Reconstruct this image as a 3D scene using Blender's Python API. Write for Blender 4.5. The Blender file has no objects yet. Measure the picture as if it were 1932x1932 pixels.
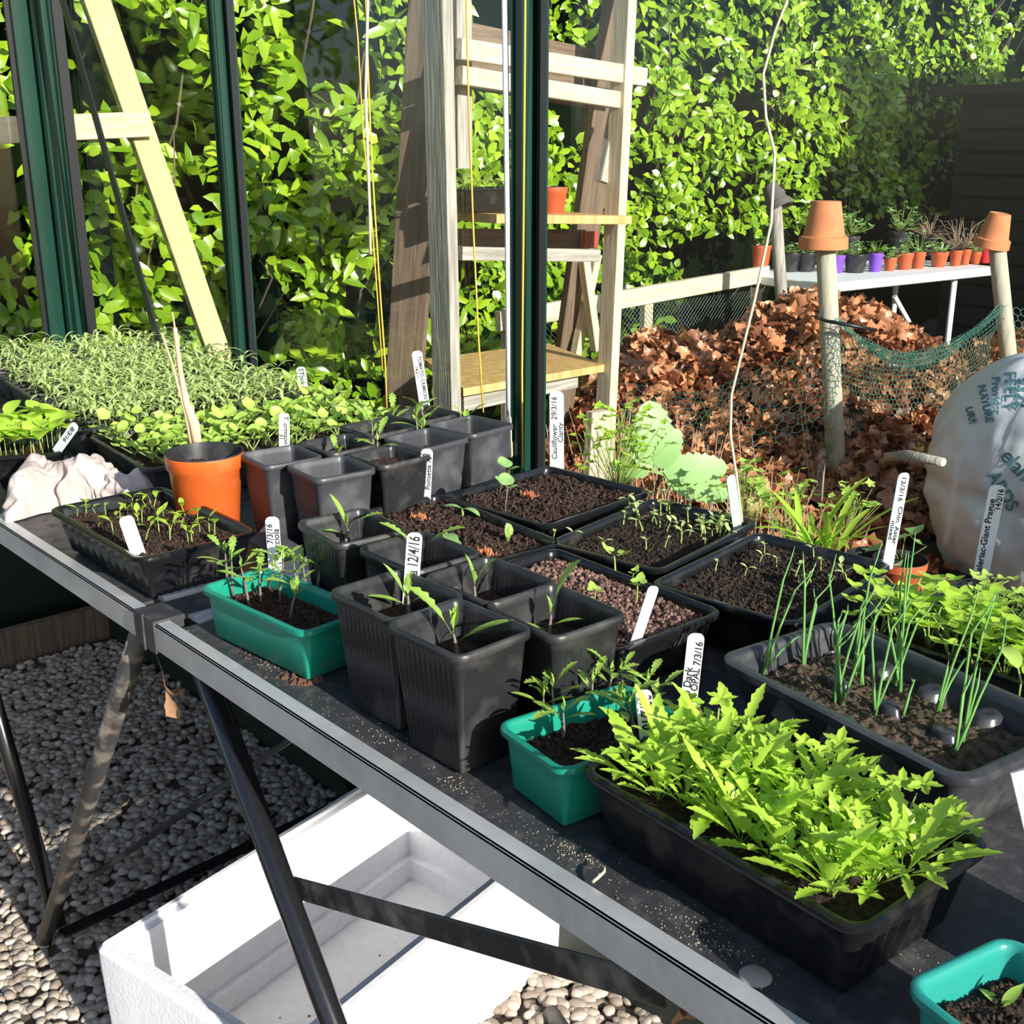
import bpy, math, random
import numpy as np
from mathutils import Vector, Matrix, noise
from mathutils.bvhtree import BVHTree

# ------------------------------------------------------------------ camera
F = 2180.0
XU = np.array([-2066.0, 691.0, -F]); XU /= np.linalg.norm(XU)
UP = np.array([0.0, F, 691.0]); UP /= np.linalg.norm(UP)
AX = -XU; AY = np.cross(UP, AX)
RM = np.array([AX, AY, UP])               # camera axes (right, up, back) -> world
CAMP = np.array([0.0, 0.0, 1.2])
cam_d = bpy.data.cameras.new('camera'); cam_d.sensor_width = 36; cam_d.lens = F/1932*36
cam_d.clip_start = 0.02; cam_d.clip_end = 100
cam = bpy.data.objects.new('camera', cam_d); bpy.context.scene.collection.objects.link(cam)
M4 = Matrix([[*RM[0], 0], [*RM[1], 0], [*RM[2], 1.2], [0, 0, 0, 1]])
cam.matrix_world = M4
scn = bpy.context.scene; scn.camera = cam
C = scn.collection

# ------------------------------------------------------------------ light
SUN_EL, SUN_AZ = math.radians(20.5), math.radians(-4.0)     # azimuth from +X
world = bpy.data.worlds.new('sky'); scn.world = world; world.use_nodes = True
wt = world.node_tree; wt.nodes.clear()
sky = wt.nodes.new('ShaderNodeTexSky'); sky.sky_type = 'NISHITA'; sky.sun_disc = False
sky.sun_elevation = math.radians(35); sky.sun_rotation = math.radians(90)-SUN_AZ
bg = wt.nodes.new('ShaderNodeBackground'); bg.inputs[1].default_value = 0.155
wo = wt.nodes.new('ShaderNodeOutputWorld')
wt.links.new(sky.outputs[0], bg.inputs[0]); wt.links.new(bg.outputs[0], wo.inputs[0])
sd = bpy.data.lights.new('sun', 'SUN'); sd.energy = 7.6; sd.angle = math.radians(0.55); sd.color = (1.0, 0.95, 0.86)
so = bpy.data.objects.new('sun', sd); C.objects.link(so)
sv = Vector((math.cos(SUN_EL)*math.cos(SUN_AZ), math.cos(SUN_EL)*math.sin(SUN_AZ), math.sin(SUN_EL)))
so.rotation_euler = sv.to_track_quat('Z', 'Y').to_euler()
so.location = (4, -0.3, 3)
scn.view_settings.view_transform = 'Standard'; scn.view_settings.look = 'None'
scn.view_settings.gamma = 1.0; scn.view_settings.exposure = 0.18
scn.view_settings.use_curve_mapping = False
try:
    scn.cycles.max_bounces = 8; scn.cycles.transparent_max_bounces = 24
except Exception: pass

rnd = random.Random(7)
# ------------------------------------------------------------------ measuring: photo pixel -> point on a real plane
def ray(x, y): return RM @ np.array([x-966.0, 966.0-y, -F])
def _at(i, x, y, v):
    d = ray(x, y); return Vector(CAMP + d*(v-CAMP[i])/d[i])
def atx(x, y, v): return _at(0, x, y, v)
def aty(x, y, v): return _at(1, x, y, v)
def atz(x, y, v): return _at(2, x, y, v)
HF = Vector((float(-RM[0][2]), float(-RM[1][2]), 0)).normalized()     # horizontal view direction
HR = Vector((HF.y, -HF.x, 0)); AXV = Vector((1, 0, 0))
def over(base, x, y):
    """point at pixel on the upright plane through base that faces the camera"""
    d = Vector(ray(x, y)); c = Vector(CAMP)
    return c + d*((base-c).dot(HF)/d.dot(HF))

# ------------------------------------------------------------------ materials
MATS = {}
def mat(name, col, rough=0.5, col2=None, scale=20, bump=0, bscale=None, metal=0, spec=0.5, transl=0, stretch=None,
        detail=4, lo=0.35, hi=0.65, attr=None, coat=0, alpha=1.0, dirt=None, voro=False):
    m = bpy.data.materials.new(name); m.use_nodes = True; nt = m.node_tree; N = nt.nodes; L = nt.links
    b = N['Principled BSDF']; b.inputs['Roughness'].default_value = rough; b.inputs['Metallic'].default_value = metal
    b.inputs['Specular IOR Level'].default_value = spec; b.inputs['Coat Weight'].default_value = coat
    b.inputs['Base Color'].default_value = (*col, 1)
    tc = N.new('ShaderNodeTexCoord'); mp = N.new('ShaderNodeMapping'); L.new(tc.outputs['Object'], mp.inputs[0])
    if stretch: mp.inputs['Scale'].default_value = stretch
    csock = None
    if col2 is not None:
        if attr:
            a = N.new('ShaderNodeAttribute'); a.attribute_name = attr; fac = a.outputs['Fac']
        elif voro:
            n = N.new('ShaderNodeTexVoronoi'); n.inputs['Scale'].default_value = scale; L.new(mp.outputs[0], n.inputs['Vector'])
            sp = N.new('ShaderNodeSeparateColor'); L.new(n.outputs['Color'], sp.inputs[0]); fac = sp.outputs[0]
        else:
            n = N.new('ShaderNodeTexNoise'); n.inputs['Scale'].default_value = scale; n.inputs['Detail'].default_value = detail
            L.new(mp.outputs[0], n.inputs['Vector']); fac = n.outputs['Fac']
        r = N.new('ShaderNodeMapRange'); r.inputs[1].default_value = lo if not (attr or voro) else 0
        r.inputs[2].default_value = hi if not (attr or voro) else 1
        L.new(fac, r.inputs[0])
        mx = N.new('ShaderNodeMix'); mx.data_type = 'RGBA'
        mx.inputs['A'].default_value = (*col, 1); mx.inputs['B'].default_value = (*col2, 1)
        L.new(r.outputs[0], mx.inputs['Factor']); csock = mx.outputs['Result']
    if dirt is not None:       # (colour, scale, lo, hi)
        n = N.new('ShaderNodeTexNoise'); n.inputs['Scale'].default_value = dirt[1]; n.inputs['Detail'].default_value = 6
        L.new(tc.outputs['Object'], n.inputs['Vector'])
        r = N.new('ShaderNodeMapRange'); r.inputs[1].default_value = dirt[2]; r.inputs[2].default_value = dirt[3]; L.new(n.outputs['Fac'], r.inputs[0])
        mx = N.new('ShaderNodeMix'); mx.data_type = 'RGBA'; mx.inputs['A'].default_value = (*col, 1); mx.inputs['B'].default_value = (*dirt[0], 1)
        if csock: L.new(csock, mx.inputs['A'])
        L.new(r.outputs[0], mx.inputs['Factor']); csock = mx.outputs['Result']
        r2 = N.new('ShaderNodeMapRange'); r2.inputs[3].default_value = rough; r2.inputs[4].default_value = 0.9
        L.new(r.outputs[0], r2.inputs[0]); L.new(r2.outputs[0], b.inputs['Roughness'])
    if csock: L.new(csock, b.inputs['Base Color'])
    if bump:
        n = N.new('ShaderNodeTexNoise'); n.inputs['Scale'].default_value = bscale or scale; n.inputs['Detail'].default_value = 5
        L.new(mp.outputs[0], n.inputs['Vector'])
        bp = N.new('ShaderNodeBump'); bp.inputs['Strength'].default_value = bump; bp.inputs['Distance'].default_value = 0.004
        L.new(n.outputs['Fac'], bp.inputs['Height']); L.new(bp.outputs[0], b.inputs['Normal'])
    if transl:
        t = N.new('ShaderNodeBsdfTranslucent'); t.inputs[0].default_value = (min(1, col[0]*1.5), min(1, col[1]*1.4), col[2], 1)
        if csock: L.new(csock, t.inputs[0])
        ms = N.new('ShaderNodeMixShader'); ms.inputs[0].default_value = transl
        L.new(b.outputs[0], ms.inputs[1]); L.new(t.outputs[0], ms.inputs[2]); L.new(ms.outputs[0], N['Material Output'].inputs[0])
    if alpha < 1: b.inputs['Alpha'].default_value = alpha
    MATS[name] = m; return m

def glass_mat(name, tint=(0.95, 0.97, 0.96)):
    m = bpy.data.materials.new(name); m.use_nodes = True; nt = m.node_tree; N = nt.nodes; L = nt.links; N.clear()
    o = N.new('ShaderNodeOutputMaterial'); t = N.new('ShaderNodeBsdfTransparent'); t.inputs[0].default_value = (*tint, 1)
    g = N.new('ShaderNodeBsdfGlossy'); g.inputs['Roughness'].default_value = 0.0
    lw = N.new('ShaderNodeLayerWeight'); pw = N.new('ShaderNodeMath'); pw.operation = 'POWER'; pw.inputs[1].default_value = 5.0
    fr = N.new('ShaderNodeMath'); fr.operation = 'MULTIPLY_ADD'; fr.inputs[1].default_value = 0.96; fr.inputs[2].default_value = 0.030
    L.new(lw.outputs['Facing'], pw.inputs[0]); L.new(pw.outputs[0], fr.inputs[0])
    ms = N.new('ShaderNodeMixShader'); L.new(fr.outputs[0], ms.inputs[0]); L.new(t.outputs[0], ms.inputs[1]); L.new(g.outputs[0], ms.inputs[2])
    L.new(ms.outputs[0], o.inputs[0]); MATS[name] = m; return m

mat('black_plastic', (0.017, 0.017, 0.019), 0.34, dirt=((0.095, 0.09, 0.085), 22, 0.50, 0.9), bump=0.05, bscale=60)
mat('black_tray', (0.008, 0.008, 0.009), 0.22, dirt=((0.05, 0.045, 0.038), 30, 0.55, 0.9))
mat('grey_pot', (0.04, 0.042, 0.048), 0.42, dirt=((0.17, 0.165, 0.16), 14, 0.5, 0.85), bump=0.05, bscale=60)
mat('smoke_plastic', (0.035, 0.037, 0.042), 0.28, dirt=((0.09, 0.085, 0.08), 30, 0.5, 0.85))
mat('bench_top', (0.042, 0.043, 0.047), 0.38, dirt=((0.12, 0.115, 0.105), 55, 0.5, 0.95), bump=0.15, bscale=300)
mat('aluminium', (0.62, 0.63, 0.64), 0.36, col2=(0.46, 0.48, 0.48), scale=14, metal=0.45, bump=0.06, bscale=80, dirt=((0.50, 0.50, 0.47), 22, 0.55, 0.8))
mat('black_metal', (0.012, 0.012, 0.014), 0.2, spec=0.6)
mat('dull_black_metal', (0.028, 0.027, 0.027), 0.42, dirt=((0.22, 0.19, 0.15), 30, 0.48, 0.75))
mat('green_frame', (0.004, 0.030, 0.020), 0.28, col2=(0.005, 0.040, 0.026), scale=4, spec=0.5)
mat('black_gasket', (0.006, 0.007, 0.010), 0.35)
mat('base_wall_shade', (0.008, 0.016, 0.011), 0.6)  # dark green base; near-black also stands in for shade under the bench
mat('teal_plastic', (0.010, 0.23, 0.155), 0.33, dirt=((0.13, 0.16, 0.12), 40, 0.62, 0.85), spec=0.4)
mat('mint_plastic', (0.020, 0.24, 0.20), 0.33, dirt=((0.13, 0.12, 0.10), 40, 0.6, 0.8), spec=0.4)
mat('orange_plastic', (0.62, 0.115, 0.022), 0.36, dirt=((0.62, 0.27, 0.13), 12, 0.55, 0.9), spec=0.4)
mat('pot_orange', (0.50, 0.10, 0.035), 0.5)
mat('pot_purple', (0.20, 0.07, 0.55), 0.45)
mat('pot_red', (0.75, 0.04, 0.05), 0.45)
mat('terracotta', (0.58, 0.22, 0.085), 0.85, col2=(0.50, 0.17, 0.07), scale=15)
mat('terracotta_dark', (0.10, 0.085, 0.085), 0.9)
mat('white_label', (0.80, 0.81, 0.82), 0.4)
mat('grey_label', (0.50, 0.56, 0.60), 0.45)
mat('ink', (0.012, 0.012, 0.018), 0.6)
mat('faint_ink', (0.26, 0.31, 0.34), 0.6)
mat('polystyrene', (0.90, 0.89, 0.90), 0.7, col2=(0.84, 0.83, 0.84), scale=70, bump=0.22, bscale=160)
mat('styrene_dirt', (0.06, 0.04, 0.03), 1)
mat('table_white', (0.80, 0.82, 0.83), 0.5)
mat('cotton', (0.36, 0.29, 0.26), 0.95, col2=(0.47, 0.41, 0.38), scale=9, bump=0.8, bscale=45, dirt=((0.30, 0.24, 0.2), 45, 0.62, 0.85))
mat('sack', (0.70, 0.72, 0.76), 0.5, col2=(0.60, 0.62, 0.66), scale=5, bump=0.4, bscale=12)
mat('sack_ink', (0.08, 0.22, 0.26), 0.6)
mat('clear_tub', (0.55, 0.56, 0.54), 0.25, dirt=((0.3, 0.26, 0.22), 30, 0.6, 0.8))
mat('soil', (0.022, 0.014, 0.011), 0.95, col2=(0.062, 0.038, 0.028), scale=260, bump=0.6, bscale=500, spec=0.15)
mat('dark_soil', (0.020, 0.014, 0.011), 0.95, col2=(0.055, 0.036, 0.027), scale=240, bump=0.6, bscale=500, spec=0.15)
mat('mossy_soil', (0.028, 0.032, 0.014), 0.95, col2=(0.11, 0.075, 0.055), scale=120, bump=0.6, bscale=400, spec=0.15)
mat('granules', (0.07, 0.038, 0.028), 0.85, col2=(0.24, 0.14, 0.11), scale=190, voro=True, bump=0.4, bscale=500, spec=0.3)
mat('bench_grit', (0.42, 0.34, 0.22), 0.9)
mat('crumb', (0.10, 0.045, 0.03), 0.95)
mat('leaf_stock', (0.56, 0.70, 0.27), 0.5, transl=0.35)
mat('leaf_fresh', (0.50, 0.72, 0.08), 0.42, col2=(0.40, 0.64, 0.06), scale=30, transl=0.42)
mat('leaf_lettuce', (0.40, 0.60, 0.10), 0.45, col2=(0.50, 0.68, 0.14), scale=25, transl=0.35)
mat('leaf_tomato', (0.27, 0.45, 0.07), 0.45, col2=(0.36, 0.55, 0.10), scale=60, transl=0.35, bump=0.3, bscale=200)
mat('leaf_brassica', (0.28, 0.48, 0.16), 0.45, transl=0.3)
mat('stem_green', (0.30, 0.42, 0.10), 0.5, transl=0.2)
mat('stem_purple', (0.16, 0.13, 0.10), 0.6)
mat('onion_green', (0.10, 0.32, 0.10), 0.35, col2=(0.26, 0.46, 0.10), scale=12, transl=0.15)
mat('leaf_dead', (0.34, 0.19, 0.10), 0.7, transl=0.2)
mat('hedge_leaf', (0.11, 0.25, 0.008), 0.26, col2=(0.44, 0.62, 0.03), attr='tint', transl=0.30, spec=0.65)
mat('hedge_shade', (0.004, 0.007, 0.003), 1.0, spec=0.0)  # near-black for the shade between the hedge leaves
mat('bark', (0.12, 0.09, 0.06), 0.9)
mat('litter_base', (0.045, 0.02, 0.010), 0.95, col2=(0.09, 0.035, 0.018), scale=30)
mat('litter_leaf', (0.10, 0.026, 0.009), 0.38, col2=(0.74, 0.33, 0.155), attr='tint', transl=0.15, bump=0.5, bscale=60, spec=0.6)
mat('earth', (0.035, 0.022, 0.014), 0.95, col2=(0.07, 0.045, 0.03), scale=8, bump=0.6, bscale=30)
mat('gravel_base', (0.07, 0.055, 0.045), 0.95, col2=(0.11, 0.09, 0.07), scale=40, bump=0.8, bscale=90)
mat('pebble', (0.22, 0.17, 0.13), 0.65, col2=(0.50, 0.44, 0.37), attr='tint')
mat('wood_weathered', (0.42, 0.39, 0.34), 0.85, col2=(0.24, 0.215, 0.185), scale=7, stretch=(14, 14, 0.9), bump=0.9, bscale=9)
mat('wood_pale', (0.62, 0.53, 0.38), 0.8, col2=(0.50, 0.40, 0.27), scale=6, stretch=(10, 10, 0.9), bump=0.4)
mat('wood_batten', (0.56, 0.50, 0.27), 0.75, col2=(0.48, 0.40, 0.20), scale=5, stretch=(12, 12, 1), bump=0.2)
mat('wood_shelf', (0.62, 0.40, 0.17), 0.7, col2=(0.48, 0.27, 0.09), scale=5, stretch=(8, 8, 1), bump=0.2)
mat('wood_brown', (0.20, 0.14, 0.095), 0.85, col2=(0.12, 0.08, 0.055), scale=7, stretch=(14, 14, 0.9), bump=0.6)
mat('wood_red_stain', (0.30, 0.05, 0.03), 0.8)
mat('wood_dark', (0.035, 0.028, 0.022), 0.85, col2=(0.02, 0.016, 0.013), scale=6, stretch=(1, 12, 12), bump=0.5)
mat('stake_wood', (0.72, 0.50, 0.32), 0.6, col2=(0.60, 0.36, 0.22), scale=10, stretch=(10, 10, 1))
mat('post_wood', (0.46, 0.43, 0.33), 0.85, col2=(0.36, 0.33, 0.26), scale=8, stretch=(10, 10, 0.8), bump=0.4)
mat('twine_yellow', (0.72, 0.42, 0.05), 0.6)
mat('twine_pale', (0.70, 0.62, 0.38), 0.7)
mat('white_paint', (0.78, 0.80, 0.85), 0.3)
mat('handle_wood', (0.74, 0.64, 0.48), 0.6)
mat('wire_green', (0.045, 0.17, 0.13), 0.4)
mat('wire_grey', (0.22, 0.26, 0.25), 0.5)
mat('dry_stem', (0.36, 0.25, 0.17), 0.8)
mat('petal', (0.5, 0.5, 0.45), 0.6)
mat('stone', (0.32, 0.29, 0.26), 0.8)
glass_mat('glass')

# ------------------------------------------------------------------ mesh helpers
class MB:
    def __init__(s): s.v = []; s.f = []; s.m = []
    def add(s, vs, fs, mi=0):
        k = len(s.v); s.v += [tuple(v) for v in vs]; s.f += [tuple(i+k for i in f) for f in fs]; s.m += [mi]*len(fs); return s
    def mesh(s, name, mats, smooth=True):
        me = bpy.data.meshes.new(name); me.from_pydata(s.v, [], s.f)
        for m in (mats if isinstance(mats, (list, tuple)) else [mats]): me.materials.append(MATS[m])
        me.polygons.foreach_set('material_index', s.m)
        me.polygons.foreach_set('use_smooth', [smooth and len(f) < 5 for f in s.f]); me.update(); return me
    def build(s, name, mats, parent=None, loc=None, smooth=True, sharp=None):
        me = s.mesh(name, mats, smooth)
        if smooth and sharp: me.set_sharp_from_angle(angle=math.radians(sharp))
        return link(name, me, parent, loc)

def link(name, me, parent=None, loc=None, rz=0, sc=None, rot=None):
    o = bpy.data.objects.new(name, me); C.objects.link(o)
    if parent: o.parent = parent
    if loc is not None: o.location = loc
    if rot is not None: o.rotation_euler = rot
    elif rz: o.rotation_euler = (0, 0, rz)
    if sc is not None: o.scale = (sc, sc, sc) if not isinstance(sc, tuple) else sc
    return o
def tag(o, label=None, cat=None, group=None, kind=None):
    if label: o['label'] = label
    if cat: o['category'] = cat
    if group: o['group'] = group
    if kind: o['kind'] = kind
    return o
def empty(name, loc, rz=0, label=None, cat=None, group=None, kind=None):
    o = bpy.data.objects.new(name, None); C.objects.link(o); o.location = loc; o.rotation_euler = (0, 0, rz); o.empty_display_size = 0.05
    return tag(o, label, cat, group, kind)
def loc_of(root, w):
    """world point -> the root's local frame"""
    w = Vector(w)-Vector(root.location); a = -root.rotation_euler[2]; c, s = math.cos(a), math.sin(a)
    return Vector((w.x*c-w.y*s, w.x*s+w.y*c, w.z))

def box(mb, c, s, mi=0, rz=0, bev=0):
    x, y, z = s[0]/2, s[1]/2, s[2]/2; ca, sa = math.cos(rz), math.sin(rz)
    vs = []
    for dx, dy, dz in ((-x,-y,-z),(x,-y,-z),(x,y,-z),(-x,y,-z),(-x,-y,z),(x,-y,z),(x,y,z),(-x,y,z)):
        vs.append((c[0]+dx*ca-dy*sa, c[1]+dx*sa+dy*ca, c[2]+dz))
    return mb.add(vs, [(0,3,2,1),(4,5,6,7),(0,1,5,4),(1,2,6,5),(2,3,7,6),(3,0,4,7)], mi)
def beam(mb, p0, p1, w, t, wdir, mi=0, b=0.0015):
    """chamfered plank from p0 to p1; w along wdir, t across"""
    p0, p1 = Vector(p0), Vector(p1); a = (p1-p0).normalized(); wd = Vector(wdir); wd = (wd-a*wd.dot(a)).normalized(); td = a.cross(wd)
    hw, ht = w/2, t/2
    prof = [(-hw+b,-ht),(hw-b,-ht),(hw,-ht+b),(hw,ht-b),(hw-b,ht),(-hw+b,ht),(-hw,ht-b),(-hw,-ht+b)]
    vs = [p0+wd*x+td*y for x, y in prof]+[p1+wd*x+td*y for x, y in prof]
    fs = [(i, (i+1) % 8, 8+(i+1) % 8, 8+i) for i in range(8)]+[tuple(range(7, -1, -1)), tuple(range(8, 16))]
    return mb.add(vs, fs, mi)
def plank(name, p0, p1, w, t, wdir, m, parent=None, b=0.002):
    """plank whose local z runs along it, so that the grain follows"""
    p0, p1 = Vector(p0), Vector(p1); a = (p1-p0); ln = a.length; a.normalize(); wd = Vector(wdir); wd = (wd-a*wd.dot(a)).normalized(); td = a.cross(wd)
    mb = MB(); beam(mb, (0, 0, 0), (0, 0, ln), w, t, (1, 0, 0), 0, b)
    o = mb.build(name, m, parent, smooth=False)
    mw = Matrix((( wd.x, td.x, a.x, p0.x), (wd.y, td.y, a.y, p0.y), (wd.z, td.z, a.z, p0.z), (0, 0, 0, 1)))
    if parent: mw = Matrix.LocRotScale(parent.location, parent.rotation_euler, None).inverted() @ mw
    o.matrix_local = mw
    return o
def tube(mb, pts, r, n=6, mi=0, cap=True, flat=None):
    pts = [Vector(p) for p in pts]; K = len(pts); rs = r if isinstance(r, (list, tuple)) else [r]*K
    d0 = (pts[1]-pts[0]).normalized(); u = d0.orthogonal().normalized(); vs = []
    for i, p in enumerate(pts):
        d = (pts[min(i+1, K-1)]-pts[max(i-1, 0)]).normalized(); u = (u-d*u.dot(d))
        u = u.normalized() if u.length > 1e-6 else d.orthogonal().normalized()
        w = d.cross(u)
        for j in range(n):
            a = 2*math.pi*j/n; vs.append(p+(u*math.cos(a)+w*math.sin(a)*(flat or 1))*rs[i])
    fs = [(i*n+j, i*n+(j+1) % n, (i+1)*n+(j+1) % n, (i+1)*n+j) for i in range(K-1) for j in range(n)]
    if cap: fs += [tuple(range(n-1, -1, -1)), tuple(range((K-1)*n, K*n))]
    return mb.add(vs, fs, mi)
def lathe(mb, prof, n=40, mi=0, c=(0, 0, 0), sq=1.0):
    vs = [(c[0]+r*math.cos(2*math.pi*j/n), c[1]+r*sq*math.sin(2*math.pi*j/n), c[2]+z) for r, z in prof for j in range(n)]
    fs = [(i*n+j, i*n+(j+1) % n, (i+1)*n+(j+1) % n, (i+1)*n+j) for i in range(len(prof)-1) for j in range(n)]
    return mb.add(vs, fs, mi)
def rrect(w, d, r, seg=5, side=8):
    """outline points (x, y, nx, ny, s) of a rounded rectangle; s runs 0..1 on each side, -1 on corners"""
    out = []; hw, hd = w/2, d/2
    for (sx, sy, a0) in ((1, -1, -90), (1, 1, 0), (-1, 1, 90), (-1, -1, 180)):
        cx, cy = sx*(hw-r), sy*(hd-r)
        for k in range(seg+1):
            a = math.radians(a0+90*k/seg); out.append((cx+r*math.cos(a), cy+r*math.sin(a), math.cos(a), math.sin(a), -1))
        a = math.radians(a0+90); nx, ny = math.cos(a), math.sin(a)
        ln = (2*hd-2*r) if abs(nx) > .5 else (2*hw-2*r); tx, ty = -ny, nx
        for k in range(1, side):
            q = ln*k/side; out.append((cx+r*nx+tx*q, cy+r*ny+ty*q, nx, ny, k))
    return out
def loft(mb, w, d, r, prof, side=8, rib=None, mi=0, close=True, seg=5):
    """prof: list of (outward offset, z, ribbed?) swept round a rounded rectangle"""
    base = rrect(w, d, r, seg, side); n = len(base); vs = []
    for off, z, rb in prof:
        for (x, y, nx, ny, s) in rrect(w+2*off, d+2*off, max(r+off, .003), seg, side):
            o = 0
            if rb and rib and s >= 0 and s % 2 == 1: o -= rib*rb
            vs.append((x+nx*o, y+ny*o, z))
    fs = [(i*n+j, i*n+(j+1) % n, (i+1)*n+(j+1) % n, (i+1)*n+j) for i in range(len(prof)-1) for j in range(n)]
    if close:
        fs += [tuple(range(n-1, -1, -1)), tuple(range((len(prof)-1)*n, len(prof)*n))]
    return mb.add(vs, fs, mi)
def container_mesh(name, w, d, h, m, taper=0.012, lip=0.006, liph=0.006, t=0.0015, r=0.012, side=10, rib=0.0, corner_seg=5):
    """open thin-walled tray or pot; z=0 base, rim at h; w,d are the OUTSIDE of the rim"""
    mb = MB(); W, D = w-2*lip, d-2*lip
    p = [(-taper-0.004, 0, 0), (-taper, 0.003, 0.6), (-taper*0.35, h*0.65, 1), (-0.0006, h-liph-0.001, 0.25), (0, h-liph, 0),
         (lip*0.85, h-liph, 0), (lip, h-liph*0.8, 0), (lip*0.95, h-0.001, 0), (lip*0.6, h, 0), (0, h, 0), (-t*1.2, h-0.002, 0),
         (-t-0.001, h-liph-0.001, 0.25), (-taper*0.35-t, h*0.65, 1), (-taper-t, 0.004, 0.6), (-taper-t-0.004, 0.0025, 0)]
    loft(mb, W, D, r, p, side, rib, 0, True, corner_seg)
    me = mb.mesh(name, m); me.set_sharp_from_angle(angle=math.radians(50)); return me

def fbm(x, y, z=0, o=4):
    return noise.fractal(Vector((x, y, z)), 1.0, 2.0, o)
def soil_mesh(w, d, m, amp=0.004, grain=0.004, n=None, seed=0, slope=0, r=None, gr_amp=1.0, mound=0.0):
    """lumpy compost surface, local z=0 mean"""
    st = 0.0017
    nx, ny = max(8, int(w/st)), max(8, int(d/st)); mb = MB(); vs = []
    for j in range(ny+1):
        for i in range(nx+1):
            x, y = (i/nx-.5)*w, (j/ny-.5)*d
            if r:
                q = max(abs(x), abs(y)); l = math.hypot(x, y)
                if l > 1e-9: x, y = x*q/l, y*q/l
            z = amp*fbm(x*22+seed*3.1, y*22-seed*1.7, seed)
            v = noise.voronoi(Vector((x/grain+seed*5, y/grain, seed)), distance_metric='DISTANCE', exponent=1)[0][0]
            z += gr_amp*grain*0.8*(0.55-v)+gr_amp*.0012*noise.noise(Vector((x*330+seed, y*330, 3)))+0.0006*noise.noise(Vector((x*900, y*900, seed)))
            z += slope*x + mound*(1-(2*x/w)**2)*(1-(2*y/d)**2)
            vs.append((x, y, z))
    fs = [(j*(nx+1)+i, j*(nx+1)+i+1, (j+1)*(nx+1)+i+1, (j+1)*(nx+1)+i) for j in range(ny) for i in range(nx)]
    mb.add(vs, fs); return mb.mesh('soil', m)

# ------------------------------------------------------------------ leaves
def leaf(mb, base, f, up, ln, wd, mi=0, n=7, droop=0.6, serr=0.0, teeth=6, fold=0.25, tip=1.0, widest=0.45, stalk=0.0, curl=0.0):
    """leaf blade as a folded strip: f = outward direction, up = upper side"""
    f = Vector(f).normalized(); up = Vector(up); up = (up-f*up.dot(f)).normalized(); s = f.cross(up)
    p = Vector(base); vs = []; st = ln/n
    for i in range(n+1):
        t = i/n
        tt = max(0, (t-stalk)/(1-stalk)) if stalk else t
        k = math.log(0.5)/math.log(widest)
        w = math.sin(math.pi*min(1, tt)**k)**tip*wd/2 if 0 < tt < 1 else 0.0
        if serr and 0 < tt < 1: w *= (1-serr+serr*(1-((tt*teeth) % 1))*1.3)
        w = max(w, wd*0.025)
        lift = w*fold
        vs += [p-s*w+up*lift, p, p+s*w+up*lift]
        a = -droop/n*(1+curl*t)
        f2 = (f*math.cos(a)+up*math.sin(a)).normalized(); up = (up*math.cos(a)-f*math.sin(a)).normalized(); f = f2
        p = p+f*st
    fs = []
    for i in range(n):
        a = i*3; fs += [(a, a+1, a+4, a+3), (a+1, a+2, a+5, a+4)]
    return mb.add(vs, fs, mi)
def blade(mb, base, f, up, size, rfun, mi=0, n=20, cup=0.15):
    """lobed leaf lamina: polar outline rfun(theta), theta=0 along f, attached at its notch"""
    f = Vector(f).normalized(); up = Vector(up); up = (up-f*up.dot(f)).normalized(); s = f.cross(up); c = Vector(base)+f*size*0.45
    vs = [c-up*size*cup*0.4]
    for ring in (0.55, 1.0):
        for i in range(n):
            th = 2*math.pi*i/n; r = rfun(th)*size*0.5*ring
            vs.append(c+f*r*math.cos(th)+s*r*math.sin(th)+up*size*cup*(ring**2)*(0.5+0.5*math.cos(3*th))*0.6)
    fs = [(0, 1+i, 1+(i+1) % n) for i in range(n)]+[(1+i, 1+n+i, 1+n+(i+1) % n, 1+(i+1) % n) for i in range(n)]
    return mb.add(vs, fs, mi)
def dirv(az, el): return Vector((math.cos(az)*math.cos(el), math.sin(az)*math.cos(el), math.sin(el)))
def trefoil(th): return 0.80+0.22*math.cos(3*th)+0.06*math.cos(9*th)-0.35*max(0, -math.cos(th))**6
def roundish(th): return 0.92-0.25*max(0, -math.cos(th))**8
def ivy(th): return 0.78+0.24*math.cos(5*th)*(0.6+0.4*math.cos(th))+0.1*math.cos(th)
def maple(th): return 0.72+0.26*math.cos(5*th)+0.10*math.cos(15*th)

def stem_pts(h, lean, az, k=4):
    return [Vector((math.cos(az)*lean*h*(i/k)**1.6, math.sin(az)*lean*h*(i/k)**1.6, h*i/k)) for i in range(k+1)]

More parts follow.
